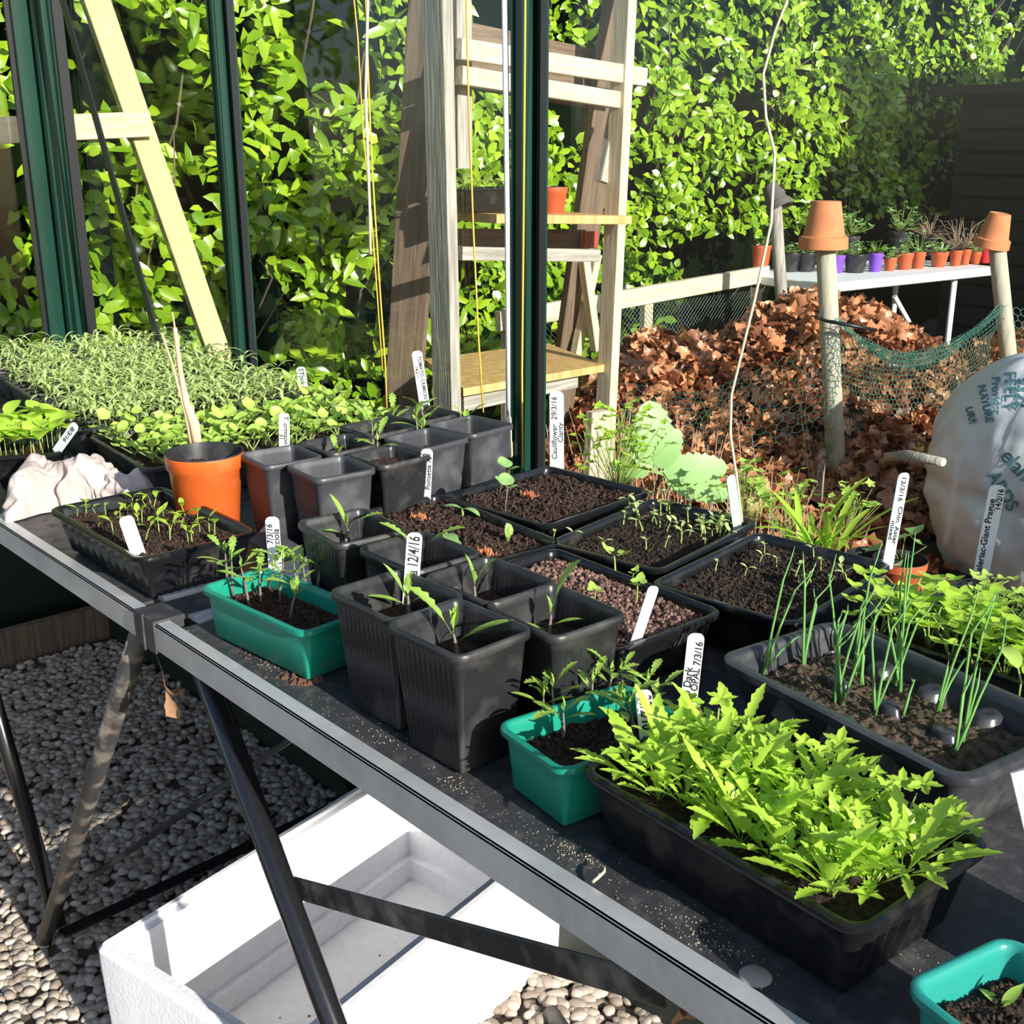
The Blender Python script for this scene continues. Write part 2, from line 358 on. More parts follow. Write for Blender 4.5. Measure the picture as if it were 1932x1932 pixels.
def seedling_cotyledon(seed, h=0.018, L=0.012, W=0.005, m=('stem_green', 'leaf_fresh'), shape='oval', nl=2):
    r = random.Random(seed); mb = MB(); p = stem_pts(h, r.uniform(0, .35), r.uniform(0, 6.28)); tube(mb, p, [0.0009, 0.0008, 0.0007, 0.0006, 0.0005], 5)
    a0 = r.uniform(0, 6.28)
    for i in range(nl):
        a = a0+i*2*math.pi/nl+r.uniform(-.2, .2); e = r.uniform(.35, 1.15)
        if shape == 'oval': leaf(mb, p[-1], dirv(a, e), (0, 0, 1), L*r.uniform(.85, 1.1), W, 1, 6, r.uniform(.3, .9), tip=.8, stalk=.12)
        else: blade(mb, p[-1], dirv(a, e*.6), (0, 0, 1), L, roundish if shape == 'round' else trefoil, 1, 16)
    return mb.mesh('seedling', m)
def seedling_stock(seed):
    r = random.Random(seed); mb = MB(); h = r.uniform(.022, .034); p = stem_pts(h, r.uniform(0, .3), r.uniform(0, 6.28)); tube(mb, p, [0.0010, 0.0009, 0.0008, 0.0007, 0.0006], 5)
    for i in range(8):
        t = .3+.7*i/7; q = p[0].lerp(p[-1], t) if i < 7 else p[-1]; q = p[min(4, int(t*4))].lerp(p[min(4, int(t*4)+1)], t*4-int(t*4)) if t < 1 else p[-1]
        leaf(mb, q, dirv(i*2.4+r.uniform(-.3, .3), r.uniform(.7, 1.25)), (0, 0, 1), r.uniform(.022, .034), .0042, 1, 7, r.uniform(1.0, 2.1), tip=.6, widest=.6, fold=.3)
    return mb.mesh('seedling', ['stem_green', 'leaf_stock'])
def seedling_round(seed):
    r = random.Random(seed); mb = MB(); h = r.uniform(.010, .016)
    for i in range(r.choice([4, 5, 6])):
        a = i*2.4+r.uniform(-.3, .3); p0 = Vector((0, 0, h*.3)); d = dirv(a, r.uniform(.6, 1.1)); q = p0+d*r.uniform(.012, .020); tube(mb, [(0, 0, 0), p0, q], [.0008, .0008, .0006], 4)
        blade(mb, q, dirv(a, r.uniform(.0, 1.0)), dirv(a+3.14, 1.0), r.uniform(.011, .016), roundish, 1, 14)
    return mb.mesh('seedling', ['stem_green', 'leaf_lettuce'])
def seedling_celeriac(seed, s=1.0, m='leaf_fresh'):
    r = random.Random(seed); mb = MB()
    for i in range(r.choice([5, 6, 7])):
        a = i*2.4+r.uniform(-.3, .3); d = dirv(a, r.uniform(.75, 1.25)); q = d*r.uniform(.022, .040)*s; tube(mb, [(0, 0, 0), q*.5+Vector((0, 0, .003)), q], [.0009, .0008, .0006], 4)
        blade(mb, q, dirv(a+r.uniform(-.6, .6), r.uniform(-.2, .4)), (0, 0, 1), r.uniform(.013, .022)*s, trefoil, 1, 24)
    return mb.mesh('seedling', ['stem_green', m])
def seedling_serrated(seed):
    r = random.Random(seed); mb = MB()
    for i in range(r.choice([7, 8, 9])):
        a = i*2.4+r.uniform(-.4, .4); e = r.uniform(.55, 1.35)
        if r.random() < .22:
            d = dirv(a, e); q = d*r.uniform(.03, .045); tube(mb, [(0, 0, 0), q], [.0010, .0007], 4); blade(mb, q, dirv(a, .3), (0, 0, 1), r.uniform(.020, .030), maple, 1, 36)
        else:
            leaf(mb, (0, 0, .002), dirv(a, e), dirv(a+3.14, 1.5-e*.4), r.uniform(.040, .068), r.uniform(.008, .013), 1, 22, r.uniform(.2, .9), serr=.42, teeth=11, widest=.62, tip=.7, fold=.35, stalk=.15)
    return mb.mesh('seedling', ['stem_green', 'leaf_fresh'])

def tom_leaf(seed, kind):
    r = random.Random(seed); mb = MB()
    if kind == 'coty': leaf(mb, (0, 0, 0), (1, 0, .25), (0, 0, 1), .030, .0065, 0, 9, .5, widest=.5, tip=.75, stalk=.16, fold=.2)
    elif kind == 'lobed':
        leaf(mb, (0, 0, 0), (1, 0, .2), (0, 0, 1), .036, .0105, 0, 24, .7, serr=.42, teeth=5.5, widest=.60, tip=.75, stalk=.28, fold=.3)
    else:
        leaf(mb, (0, 0, 0), (1, 0, .5), (0, 0, 1), .016, .006, 0, 10, .2, serr=.3, teeth=3, widest=.5, stalk=.2, fold=.5)
    return mb.mesh('leaf', 'leaf_tomato')
TL = {'coty': [tom_leaf(i, 'coty') for i in range(2)], 'lobed': [tom_leaf(i, 'lobed') for i in range(2)], 'bud': [tom_leaf(i, 'bud') for i in range(2)]}
def tomato(root, base_w, h, seed, leaves=None, lean=None, name='tomato_seedling', k=1.0):
    """stem mesh with each leaf its own child; leaves: list of (azimuth deg, elevation deg, kind, height fraction, scale)"""
    r = random.Random(seed); mb = MB(); la, lz = lean if lean else (r.uniform(0, .2), r.uniform(0, 6.28))
    p = stem_pts(h, la, lz, 5); tube(mb, p, [.0016*k, .0015*k, .0014*k, .0012*k, .001*k, .0007*k], 6)
    st = mb.build(name, 'stem_purple', root, loc_of(root, base_w))
    if leaves is None:
        a = r.uniform(0, 360); leaves = [(a, r.uniform(5, 40), 'coty', .72, r.uniform(.8, 1.1)), (a+180+r.uniform(-25, 25), r.uniform(5, 40), 'coty', .74, r.uniform(.8, 1.1)),
                  (a+90, r.uniform(20, 60), 'lobed', .95, r.uniform(.7, 1.1)), (a+250, r.uniform(20, 60), 'lobed', 1, r.uniform(.6, 1)), (a+30, 65, 'bud', 1, .9), (a+160, 60, 'bud', 1, .7)]
    for az, el, kd, fr, sc in leaves:
        i = min(4, int(fr*5-1e-6)); q = p[i].lerp(p[i+1], fr*5-i)
        link('leaf', r.choice(TL[kd]), st, q, rot=(0, -math.radians(el), math.radians(az)-root.rotation_euler[2]), sc=sc*k)
    return st

def text_on(parent, txt, size, mtx, m='ink', name='lettering', shear=0.12, thick=0.00012, bold=0.0002, fit=None):
    cu = bpy.data.curves.new(name, 'FONT'); cu.body = txt; cu.size = size; cu.shear = shear; cu.extrude = thick; cu.offset = bold; cu.align_x = 'LEFT'; cu.align_y = 'CENTER'
    to = bpy.data.objects.new('tmp', cu); C.objects.link(to); bpy.context.view_layer.update()
    me = bpy.data.meshes.new_from_object(to.evaluated_get(bpy.context.evaluated_depsgraph_get())); bpy.data.objects.remove(to); bpy.data.curves.remove(cu)
    if fit:
        wx = max(v.co.x for v in me.vertices); k = min(1, fit/wx); me.transform(Matrix.Diagonal((k, 1 if k > .7 else .7+.3*k, 1, 1)))
    me.name = name; me.materials.clear(); me.materials.append(MATS[m])
    o = link(name, me, parent); o.matrix_local = mtx; return o
def plant_label(bpx, tpx, z, lines, label, width=0.014, m='white_label', down=False, yaw=0.0, size=0.010, start=0.12, thick=0.0011, ink='ink'):
    """plastic plant label standing in compost: bottom pixel at height z, top pixel above it"""
    b = atz(*bpx, z); t = over(b, *tpx); ax = (t-b); ln = ax.length; ax.normalize()
    wd = (HR*math.cos(yaw)+HF*math.sin(yaw)); wd = (wd-ax*wd.dot(ax)).normalized(); nn = wd.cross(ax)      # nn towards the camera
    if nn.dot(HF) > 0: wd = -wd; nn = -nn
    root = empty('plant_label', b-ax*0.004, 0, label, 'plant label')
    mb = MB(); hw = width/2; hh = thick/2; L = ln+0.004; r = hw*0.75; out = [(-hw, 0), (hw, 0)]
    for k in range(7):
        a = math.pi/2*k/6; out.append((hw-r+r*math.cos(a), L-r+r*math.sin(a)))
    for k in range(7):
        a = math.pi/2+math.pi/2*k/6; out.append((-hw+r+r*math.cos(a), L-r+r*math.sin(a)))
    n = len(out); vs = [(x, y, hh) for x, y in out]+[(x, y, -hh) for x, y in out]
    mb.add(vs, [tuple(range(n)), tuple(range(2*n-1, n-1, -1))]+[(i, n+i, n+(i+1) % n, (i+1) % n) for i in range(n)])
    o = mb.build('label_blade', m, root, smooth=False)
    mw = Matrix(((wd.x, ax.x, nn.x, 0), (wd.y, ax.y, nn.y, 0), (wd.z, ax.z, nn.z, 0), (0, 0, 0, 1))); o.matrix_local = mw
    for i, (txt, off, sz, st) in enumerate(lines):
        if not down: T = Matrix.Translation((off, L*st, hh+0.00015)) @ Matrix.Rotation(math.pi/2, 4, 'Z')
        else: T = Matrix.Translation((off, L*st, hh+0.00015)) @ Matrix.Rotation(-math.pi/2, 4, 'Z')
        text_on(root, txt, sz, mw @ T, ink, fit=L*((st-.10) if down else (.96-st)))
    return root

BT = 0.73      # bench top

# ================================================================== SETTING
YG = 1.12                                   # glass wall plane
XE = -2.86                                  # end wall plane
def structure(name, mb, m, smooth=False, parent=None):
    o = mb.build(name, m, parent, smooth=smooth)
    if not parent: o['kind'] = 'structure'
    return o
# floor inside (under the pebbles) and earth outside
mb = MB(); box(mb, (-0.7, 0.0, -0.03), (4.4, 2.24, 0.06)); structure('floor', mb, 'gravel_base')
mb = MB(); nx, ny = 90, 90; vs = []
for j in range(ny+1):
    for i in range(nx+1):
        x, y = -6+10*i/nx, 1.16+10*j/ny; vs.append((x, y, 0.02+0.05*noise.noise(Vector((x*1.3, y*1.3, 0)))*min(1, (y-1.16)*2)))
mb.add(vs, [(j*(nx+1)+i, j*(nx+1)+i+1, (j+1)*(nx+1)+i+1, (j+1)*(nx+1)+i) for j in range(ny) for i in range(nx)])
structure('ground', mb, 'earth', True)
mb = MB(); box(mb, (-4.45, -0.6, 0.0), (3.1, 3.6, 0.06)); structure('ground_end', mb, 'earth')
mb = MB(); box(mb, (-0.7, YG, 0.34), (4.3, 0.03, 0.70)); structure('wall_back_shade', mb, 'base_wall_shade')  # base carried up to bench height, dark to stand in for shade
mb = MB(); box(mb, (XE, 0.05, 0.34), (0.03, 2.1, 0.70)); structure('wall_end_shade', mb, 'base_wall_shade')  # dark panel in place of the shade under the far bench end
mb = MB(); beam(mb, (XE+0.14, -0.6, 0.045), (XE+0.14, YG-0.02, 0.045), 0.03, 0.09, (1, 0, 0)); structure('trim_1', mb, 'wood_brown')
mb = MB(); beam(mb, (-2.72, YG-0.045, 0.06), (1.4, YG-0.045, 0.06), 0.12, 0.03, (0, 0, 1)); structure('trim_2', mb, 'base_wall_shade')
# panes
xs = [XE+0.03, -2.05, -1.222, -0.41, 0.40, 1.2]
for i in range(5):
    mb = MB(); box(mb, ((xs[i]+xs[i+1])/2, YG+0.012, 1.46), (xs[i+1]-xs[i]-0.012, 0.004, 1.50)); o = structure('window_%d' % (i+1), mb, 'glass')
for i, (a, b) in enumerate([(-0.55, 0.28), (0.29, YG-0.03)]):
    mb = MB(); box(mb, (XE-0.012, (a+b)/2, 1.46), (0.004, b-a, 1.50)); structure('window_%d' % (i+6), mb, 'glass')
# sill and eave
for nm, z in (('trim_3', 0.70), ('trim_4', 2.22)):
    mb = MB(); box(mb, (-0.72, YG, z), (4.3, 0.05, 0.05)); structure(nm, mb, 'green_frame')
    mb = MB(); box(mb, (XE, 0.06, z), (0.05, 2.0, 0.05)); structure(nm.replace('3', '5').replace('4', '6'), mb, 'green_frame')

def glazing_bar(x, label, yaw=0, s=1.0):
    r = empty('glazing_bar', (x, YG, 0.72), yaw, label, 'glazing bar', 'green glazing bars of the glass wall')
    mb = MB(); pts = [(-.016, -.004), (-.016, -.010), (-.004, -.012), (-.003, -.030), (.015, -.031), (.015, -.034), (-.011, -.035), (-.013, -.014), (-.02, -.012), (-.022, -.004)]
    box(mb, (.004*s, -.026*s, .74), (.026*s, .012*s, 1.48)); box(mb, (.004*s, -.012*s, .74), (.012*s, .02*s, 1.48)); box(mb, (0, -.001, .74), (.050*s, .006*s, 1.48))
    for k in (-.007, .013): box(mb, (k*s, -.0335*s, .74), (.0025*s, .004*s, 1.48))
    mb.build('bar_profile', 'green_frame', r, smooth=False)
    mb = MB(); box(mb, (-.0205*s, -.009*s, .74), (.010*s, .014*s, 1.48)); box(mb, (.0225*s, -.008*s, .74), (.007*s, .012*s, 1.48)); box(mb, (-.011*s, -.024*s, .74), (.004*s, .012*s, 1.48))
    mb.build('gasket', 'black_gasket', r, smooth=False)
    return r
glazing_bar(-1.195, 'green glazing bar nearest the ladder-like timber stand, yellow twine along it')
glazing_bar(-2.0, 'middle dark green glazing bar, between the diagonal brace and the stand')
glazing_bar(-0.41, 'green glazing bar at the right edge')
r = empty('corner_post', (XE+0.045, YG, 0.72), 0, 'wide dark green ribbed corner post of the greenhouse behind the seedling trays', 'corner post')
mb = MB()
for (cx, cy, w, d) in ((-.012, -.030, .016, .05), (.008, -.020, .012, .03), (.026, -.034, .018, .016), (.050, -.026, .026, .02), (.072, -.014, .012, .02), (.030, 0, .10, .01), (-.01, -.06, .01, .03)):
    box(mb, (cx, cy, .74), (w, d, 1.48))
mb.build('post_profile', 'green_frame', r, smooth=False)
mb = MB()
for (cx, cy, w, d) in ((.0165, -.022, .004, .03), (.0385, -.03, .004, .01), (.083, -.01, .012, .022), (-.024, -.05, .008, .07)): box(mb, (cx, cy, .74), (w, d, 1.48))
mb.build('gasket', 'black_gasket', r, smooth=False)
mb = MB(); box(mb, (-.034, -.070, .74), (.0015, .005, 1.48)); mb.build('glass_edge', 'wire_grey', r, smooth=False)
# diagonal brace lying against the glass wall
p0, p1 = aty(118, 0, YG-0.05), aty(312, 690, YG-0.05); a = p0-p1; pa = p0+a*0.75; pb = p1-a*0.05
mb = MB(); beam(mb, pb, pa, 0.022, 0.006, (1, 0, 0)); o = mb.build('diagonal_brace', 'black_gasket', smooth=False); tag(o, 'thin dark diagonal brace bar crossing the left pane', 'brace')

# pebbles of the gravel floor: uncountable, one mesh
def pebble_field(name, regions, label, seed):
    rr = np.random.RandomState(seed)
    ico = bpy.data.meshes.new('t'); import bmesh; bm = bmesh.new(); bmesh.ops.create_icosphere(bm, subdivisions=2, radius=1); bm.verts.ensure_lookup_table()
    bv = np.array([v.co[:] for v in bm.verts]); bf = np.array([[v.index for v in f.verts] for f in bm.faces]); bm.free(); bpy.data.meshes.remove(ico)
    P = []
    for (x0, x1, y0, y1, s, lay) in regions:
        for L in range(lay):
            n = int((x1-x0)*(y1-y0)/(s*s)*1.35); P.append(np.c_[rr.uniform(x0, x1, n), rr.uniform(y0, y1, n), rr.uniform(0.002, .006, n)+L*s*.22, np.full(n, s)])
    P = np.vstack(P); n = len(P)
    sc = P[:, 3:4]*np.c_[rr.uniform(.42, .68, n), rr.uniform(.36, .52, n), rr.uniform(.22, .36, n)]
    az = rr.uniform(0, 6.28, n); tl = rr.normal(0, .25, n)
    V = bv[None]*sc[:, None]; V = V*(1+0.10*np.sin(bv[None, :, 0]*3+az[:, None])*1.0)[..., None] if True else V
    ct, st = np.cos(tl)[:, None], np.sin(tl)[:, None]; y = V[..., 1]*ct-V[..., 2]*st; z = V[..., 1]*st+V[..., 2]*ct
    ca, sa = np.cos(az)[:, None], np.sin(az)[:, None]; X = V[..., 0]*ca-y*sa+P[:, 0:1]; Y = V[..., 0]*sa+y*ca+P[:, 1:2]; Z = z+P[:, 2:3]
    VV = np.stack([X, Y, Z], -1).reshape(-1, 3); FF = (bf[None]+(np.arange(n)*len(bv))[:, None, None]).reshape(-1, 3)
    return np_mesh(name, VV, FF, 'pebble', np.repeat(rr.uniform(0, 1, n)**1.0, len(bf)), label, 'gravel', 'stuff')
def np_mesh(name, V, Fc, m, tint=None, label=None, cat=None, kind=None, parent=None, smooth=True):
    me = bpy.data.meshes.new(name); k = Fc.shape[1]
    me.vertices.add(len(V)); me.vertices.foreach_set('co', np.ascontiguousarray(V, dtype=np.float32).ravel())
    me.loops.add(Fc.size); me.loops.foreach_set('vertex_index', np.ascontiguousarray(Fc, dtype=np.int32).ravel())
    me.polygons.add(len(Fc)); me.polygons.foreach_set('loop_start', np.arange(0, Fc.size, k, dtype=np.int32)); me.polygons.foreach_set('loop_total', np.full(len(Fc), k, dtype=np.int32))
    me.polygons.foreach_set('use_smooth', np.full(len(Fc), smooth)); me.update(calc_edges=True); me.validate()
    if tint is not None:
        a = me.attributes.new('tint', 'FLOAT', 'FACE'); a.data.foreach_set('value', np.ascontiguousarray(tint, dtype=np.float32))
    me.materials.append(MATS[m]); o = link(name, me, parent); tag(o, label, cat, None, kind); return o
pebble_field('gravel', [(-2.68, -1.9, 0.25, 1.06, .020, 2), (-1.9, -1.25, 0.20, 1.06, .019, 2), (-1.25, -0.4, 0.60, 1.07, .021, 2)],
             'rounded beige and grey gravel covering the floor under the staging', 3)

# ================================================================== BENCH (two staging units in a row)
def bench(x0, x1, label, legs, joint=False):
    r = empty('greenhouse_bench', ((x0+x1)/2, 0.78, 0), 0, label, 'bench', 'aluminium staging benches along the glass wall')
    L = lambda v: loc_of(r, v)
    w = x1-x0; mb = MB(); y0, y1 = 0.4805, 1.078
    box(mb, L(((x0+x1)/2, (y0+y1)/2, BT-0.004)), (w-.05, y1-y0, .006))
    mb.build('bench_surface', 'bench_top', r, smooth=False)
    for nm, ya, yb in (('front_rail', 0.463, 0.480), ('back_rail', 1.078, 1.10)):
        mb = MB(); yc = (ya+yb)/2
        beam(mb, L((x0, ya+.0015, BT-.014)), L((x1, ya+.0015, BT-.014)), .030, .003, (0, 0, 1), 0, .0006)
        beam(mb, L((x0, yc, BT-.0005)), L((x1, yc, BT-.0005)), yb-ya, .003, (0, 1, 0), 0, .0006)
        beam(mb, L((x0, ya+.008, BT-.028)), L((x1, ya+.008, BT-.028)), .012, .002, (0, 1, 0), 0, .0004)
        mb.build(nm, 'aluminium', r, smooth=False)
    for i, xc in enumerate((x0+.014, x1-.014)):
        mb = MB(); beam(mb, L((xc, .50, BT)), L((xc, 1.08, BT)), .026, .004, (1, 0, 0), 0, .0006)
        beam(mb, L((xc, .50, BT+.003)), L((xc, 1.08, BT+.003)), .006, .003, (1, 0, 0), 0, .0004)
        mb.build('end_rail', 'aluminium', r, smooth=False)
    for (q0, q1, m, rad) in legs:
        mb = MB(); tube(mb, [L(q0), L(Vector(q0).lerp(Vector(q1), .5)), L(q1)], rad, 14); o = mb.build('leg', m, r)
    return r, L
br, L = bench(-1.062, 0.02, 'near aluminium-edged bench with black top, carrying the tomato pots', [
    ((-1.0, .482, .70), (-0.52, .482, .01), 'black_metal', .0125), ((-1.0, 1.06, .70), (-.52, 1.06, .01), 'black_metal', .0125)])
def aty_(px, py, y): return aty(px, py, y)
mb = MB(); a, b_ = aty(548, 1672, .497), aty(1330, 1893, .497); beam(mb, L(a), L(a.lerp(b_, .93)), .024, .004, (0, 0, 1)); mb.build('brace_bar', 'dull_black_metal', br, smooth=False)
bl, L2 = bench(-2.72, -1.104, 'far aluminium-edged bench carrying the seedling trays', [
    ((-1.135, .482, .70), (-1.632, .478, .0), 'dull_black_metal', .0125), ((-1.135, 1.06, .70), (-1.62, 1.06, .0), 'black_metal', .0125),
    ((-1.945, .50, .70), (-1.615, .50, .03), 'black_metal', .0125), ((-1.95, 1.06, .70), (-1.6, 1.06, .02), 'black_metal', .0125)])
mb = MB(); beam(mb, L2((-1.575, .49, .045)), L2((-1.60, 1.06, .045)), .024, .005, (1, 0, 0)); mb.build('foot_bar', 'black_metal', bl, smooth=False)
q0 = aty(150, 1670, .50); mb = MB(); beam(mb, L2(q0), L2((-1.12, 1.04, .62)), .010, .004, (0, 0, 1)); mb.build('brace_bar', 'black_metal', bl, smooth=False)
mb = MB(); box(mb, L2((-1.083, .478, BT-.014)), (.046, .034, .036)); box(mb, L2((-1.083, .535, BT+.0005)), (.044, .085, .006)); box(mb, L2((-1.083, .4605, BT-.014)), (.002, .003, .040))
mb.build('corner_joint', 'bench_top', bl, smooth=False)
mb = MB(); beam(mb, L2((-1.083, .58, BT)), L2((-1.083, 1.08, BT)), .042, .004, (1, 0, 0)); beam(mb, L2((-1.083, .58, BT+.004)), L2((-1.083, 1.08, BT+.004)), .008, .004, (1, 0, 0)); mb.build('cross_rail', 'aluminium', bl, smooth=False)

# compost crumbs, grit and a dry twig on the bench
def scatter(name, spots, m, seed, label, cat='crumbs'):
    r = random.Random(seed); mb = MB()
    for (px, py, sp, n, s) in spots:
        c = atz(px, py, BT-.001)
        for _ in range(n):
            x, y = c.x+r.gauss(0, sp), c.y+r.gauss(0, sp*.45); k = s*r.uniform(.35, 1.2)*(.7 if name == 'bench_grit' else 1)
            if y < .483: continue
            v = [(x+k*math.cos(a), y+k*math.sin(a), BT-.001) for a in (0, 1.6, 3.1, 4.7)]+[(x, y, BT-.001+k*r.uniform(.7, 1.3))]
            mb.add(v, [(0, 1, 4), (1, 2, 4), (2, 3, 4), (3, 0, 4)])
    return tag(mb.build(name, m, smooth=False), label, cat, None, 'stuff')
scatter('bench_grit', [(720, 1390, .018, 60, .0009), (860, 1480, .015, 60, .0009), (1080, 1610, .014, 110, .0009), (1330, 1775, .022, 160, .0009), (1270, 1720, .03, 90, .0007), (960, 1550, .03, 80, .0006), (500, 1255, .01, 40, .0009), (1740, 1800, .02, 60, .0007),
        (560, 1310, .05, 60, .0006), (330, 1190, .015, 50, .0008), (290, 1150, .01, 60, .0015), (360, 1125, .015, 60, .0017), (620, 1340, .03, 50, .0006)], 'bench_grit', 5, 'sandy grit scattered along the front of the black bench top')
scatter('compost_crumbs', [(560, 1283, .010, 34, .0038), (585, 1278, .006, 16, .0045), (530, 1275, .02, 14, .0022), (470, 1235, .012, 20, .0018), (1110, 1640, .02, 5, .0015)], 'crumb', 6, 'brown compost crumbs spilled beside the corner of the far green box')
mb = MB(); pts = [atz(1118, 1664, BT+.003), atz(1128, 1656, BT+.006), atz(1140, 1645, BT+.008), atz(1141, 1637, BT+.006), atz(1130, 1628, BT+.004)]
tube(mb, pts, [.0013, .0012, .001, .0007, .0003], 6); tag(mb.build('dry_twig', 'twine_pale'), 'small curled straw-coloured twig lying on the bare front of the bench', 'twig')
mb = MB(); lathe(mb, [(0.0, .0012), (.0085, .0011), (.010, 0)], 20, 0, atz(1425, 1842, BT-.001)); tag(mb.build('mud_spot', 'stone'), 'round dried mud spot on the black bench beside the near rail', 'mud spot')

# ================================================================== POLYSTYRENE BOX
bx = empty('polystyrene_box', (-1.175, .765, 0.0), math.radians(11.5), 'white polystyrene box standing on the gravel under the bench', 'box')
mb = MB(); W, D, H, T = .345, .60, .222, .026
loft(mb, W, D, .014, [(-.012, 0, 0), (-.008, .004, 0), (0, H-.03, 0), (0, H-.006, 0), (-.005, H, 0), (-.012, H, 0), (-.013, H-.006, 0), (-T, H-.006, 0), (-T-.002, H-.012, 0), (-T-.004, .06, 0), (-T-.016, .058, 0), (-T-.018, .024, 0)], 6)
o = mb.build('box_body', 'polystyrene', bx, sharp=35)
mb = MB(); r = random.Random(4)
for _ in range(46):
    x, y, k = r.gauss(0, .06), r.uniform(-.24, .2), r.uniform(.0006, .0022)
    mb.add([(x+k*math.cos(a), y+k*math.sin(a), .0245) for a in (0, 1.5, 3.1, 4.6)]+[(x, y, .0245+k)], [(0, 1, 4), (1, 2, 4), (2, 3, 4), (3, 0, 4)])
mb.build('compost_specks', 'styrene_dirt', bx, smooth=False)
mb = MB(); tube(mb, [(-.975, .955, .014), (-.90, .93, .014), (-.84, .90, .014)], .013, 12); tag(mb.build('grey_pipe', 'dull_black_metal'), 'short grey pipe on the gravel beside the box', 'pipe')

# dead leaves hanging on cobwebs from the rail
for (a, b_, yy, lb) in (((295, 1235), (330, 1362), .47, 'dry curled leaf dangling from the bench joint'), ((1275, 1880), (1290, 1925), .49, 'withered brown leaves hanging under the near rail')):
    p, q = aty(*a, yy), aty(*b_, yy); mb = MB(); m_ = p.lerp(q, .45)
    tube(mb, [p, p.lerp(m_, .5)+Vector((.004, 0, 0)), m_], .0005, 4); leaf(mb, m_, (q-m_).normalized(), (.6, -.7, .1), (q-m_).length*1.02, .017, 0, 8, .5, serr=.3, teeth=4, widest=.7, fold=.6)
    leaf(mb, m_, (q-m_).normalized()+Vector((.3, .1, .1)), (-.6, -.6, .1), (q-m_).length*.6, .010, 0, 8, 1.5, widest=.6, fold=.8)
    tag(mb.build('dead_leaf', 'leaf_dead'), lb, 'leaf')

# ================================================================== TRAYS, BOXES AND POTS ON THE BENCHES
class Tray:
    pass
def tray(name, cat, cx, cy, w, d, rot, h, label, m='black_tray', soil='soil', soil_h=None, grain=.0042, amp=.003, gr_amp=1, seed=1, taper=.012, lip=.006, rib=.0018, side=24, z0=BT, body='tray_body', group=None, slope=0, r=.012, corner=5, mound=0, liph=.006):
    rt = empty(name, (cx, cy, z0), math.radians(rot), label, cat, group)
    link(body, container_mesh(body, w, d, h, m, taper, lip, liph, .0015, r, side, rib, corner), rt)
    if soil:
        sh = soil_h if soil_h is not None else h-.015
        k = taper*(1-sh/h)+lip+.0025
        me = soil_mesh(w-2*k, d-2*k, soil, amp, grain, seed=seed, slope=slope, gr_amp=gr_amp, mound=mound)
        link('compost', me, rt, (0, 0, sh))
        rt['_s'] = z0+sh
    return rt
def soilz(rt): return rt['_s']
def plants(rt, me_list, n, w, d, jit=.3, sc=(.85, 1.15), name='seedling', seed=1, dz=0.0, pts=None):
    """n = (columns, rows) of seedlings, each an object of its own sharing a mesh with its like"""
    r = random.Random(seed); z = soilz(rt)-rt.location.z+dz; k = 0
    if pts is None: pts = [((i+.5)/n[0]*w-w/2+r.uniform(-jit, jit)*w/n[0], (j+.5)/n[1]*d-d/2+r.uniform(-jit, jit)*d/n[1]) for i in range(n[0]) for j in range(n[1])]
    for x, y in pts:
        link(name, r.choice(me_list), rt, (x, y, z), r.uniform(0, 6.28), r.uniform(*sc)); k += 1
    return k
def px_plants(rt, me_list, pix, sc=(.9, 1.1), name='seedling', seed=1, size=None):
    r = random.Random(seed)
    for i, p in enumerate(pix):
        w = atz(p[0], p[1], soilz(rt)); s = p[2] if len(p) > 2 else r.uniform(*sc)
        link(name, r.choice(me_list), rt, loc_of(rt, w)-Vector((0, 0, .001)), r.uniform(0, 6.28), s)

def crumbs(rt, w, d, size, n, m, seed, amp=.004, name='compost_grain', tint=True):
    """loose grains lying on the compost of one tray, uncountable: one part"""
    rr = np.random.RandomState(seed); z0 = soilz(rt)-rt.location.z
    t = (1+5**.5)/2; bv = np.array([(-1, t, 0), (1, t, 0), (-1, -t, 0), (1, -t, 0), (0, -1, t), (0, 1, t), (0, -1, -t), (0, 1, -t), (t, 0, -1), (t, 0, 1), (-t, 0, -1), (-t, 0, 1)])/1.9
    bf = np.array([(0, 11, 5), (0, 5, 1), (0, 1, 7), (0, 7, 10), (0, 10, 11), (1, 5, 9), (5, 11, 4), (11, 10, 2), (10, 7, 6), (7, 1, 8), (3, 9, 4), (3, 4, 2), (3, 2, 6), (3, 6, 8), (3, 8, 9), (4, 9, 5), (2, 4, 11), (6, 2, 10), (8, 6, 7), (9, 8, 1)])
    x = rr.uniform(-w/2, w/2, n); y = rr.uniform(-d/2, d/2, n); sz = size*.5*rr.uniform(.45, 1.25, n)
    bvh = BVHTree.FromPolygons([v.co for v in [c for c in rt.children if c.name.startswith('compost')][0].data.vertices], [p.vertices[:] for p in [c for c in rt.children if c.name.startswith('compost')][0].data.polygons])
    z = np.array([(lambda h: z0+(h[0].z if h[0] else 0))(bvh.ray_cast(Vector((a, b, .05)), Vector((0, 0, -1)))) for a, b in zip(x, y)])+sz*.35
    V = bv[None]*(sz[:, None, None]*rr.uniform(.6, 1.2, (n, 12, 3))); V[..., 0] += x[:, None]; V[..., 1] += y[:, None]; V[..., 2] += z[:, None]
    FF = (bf[None]+(np.arange(n)*12)[:, None, None]).reshape(-1, 3)
    return np_mesh(name, V.reshape(-1, 3), FF, m, np.repeat(rr.uniform(0, 1, n), 20), kind='stuff', parent=rt)
mat('grain_brown', (0.05, 0.026, 0.018), 0.9, col2=(0.27, 0.16, 0.125), attr='tint', spec=.3)
mat('grain_soil', (0.012, 0.008, 0.006), 0.95, col2=(0.075, 0.045, 0.033), attr='tint', spec=.2)
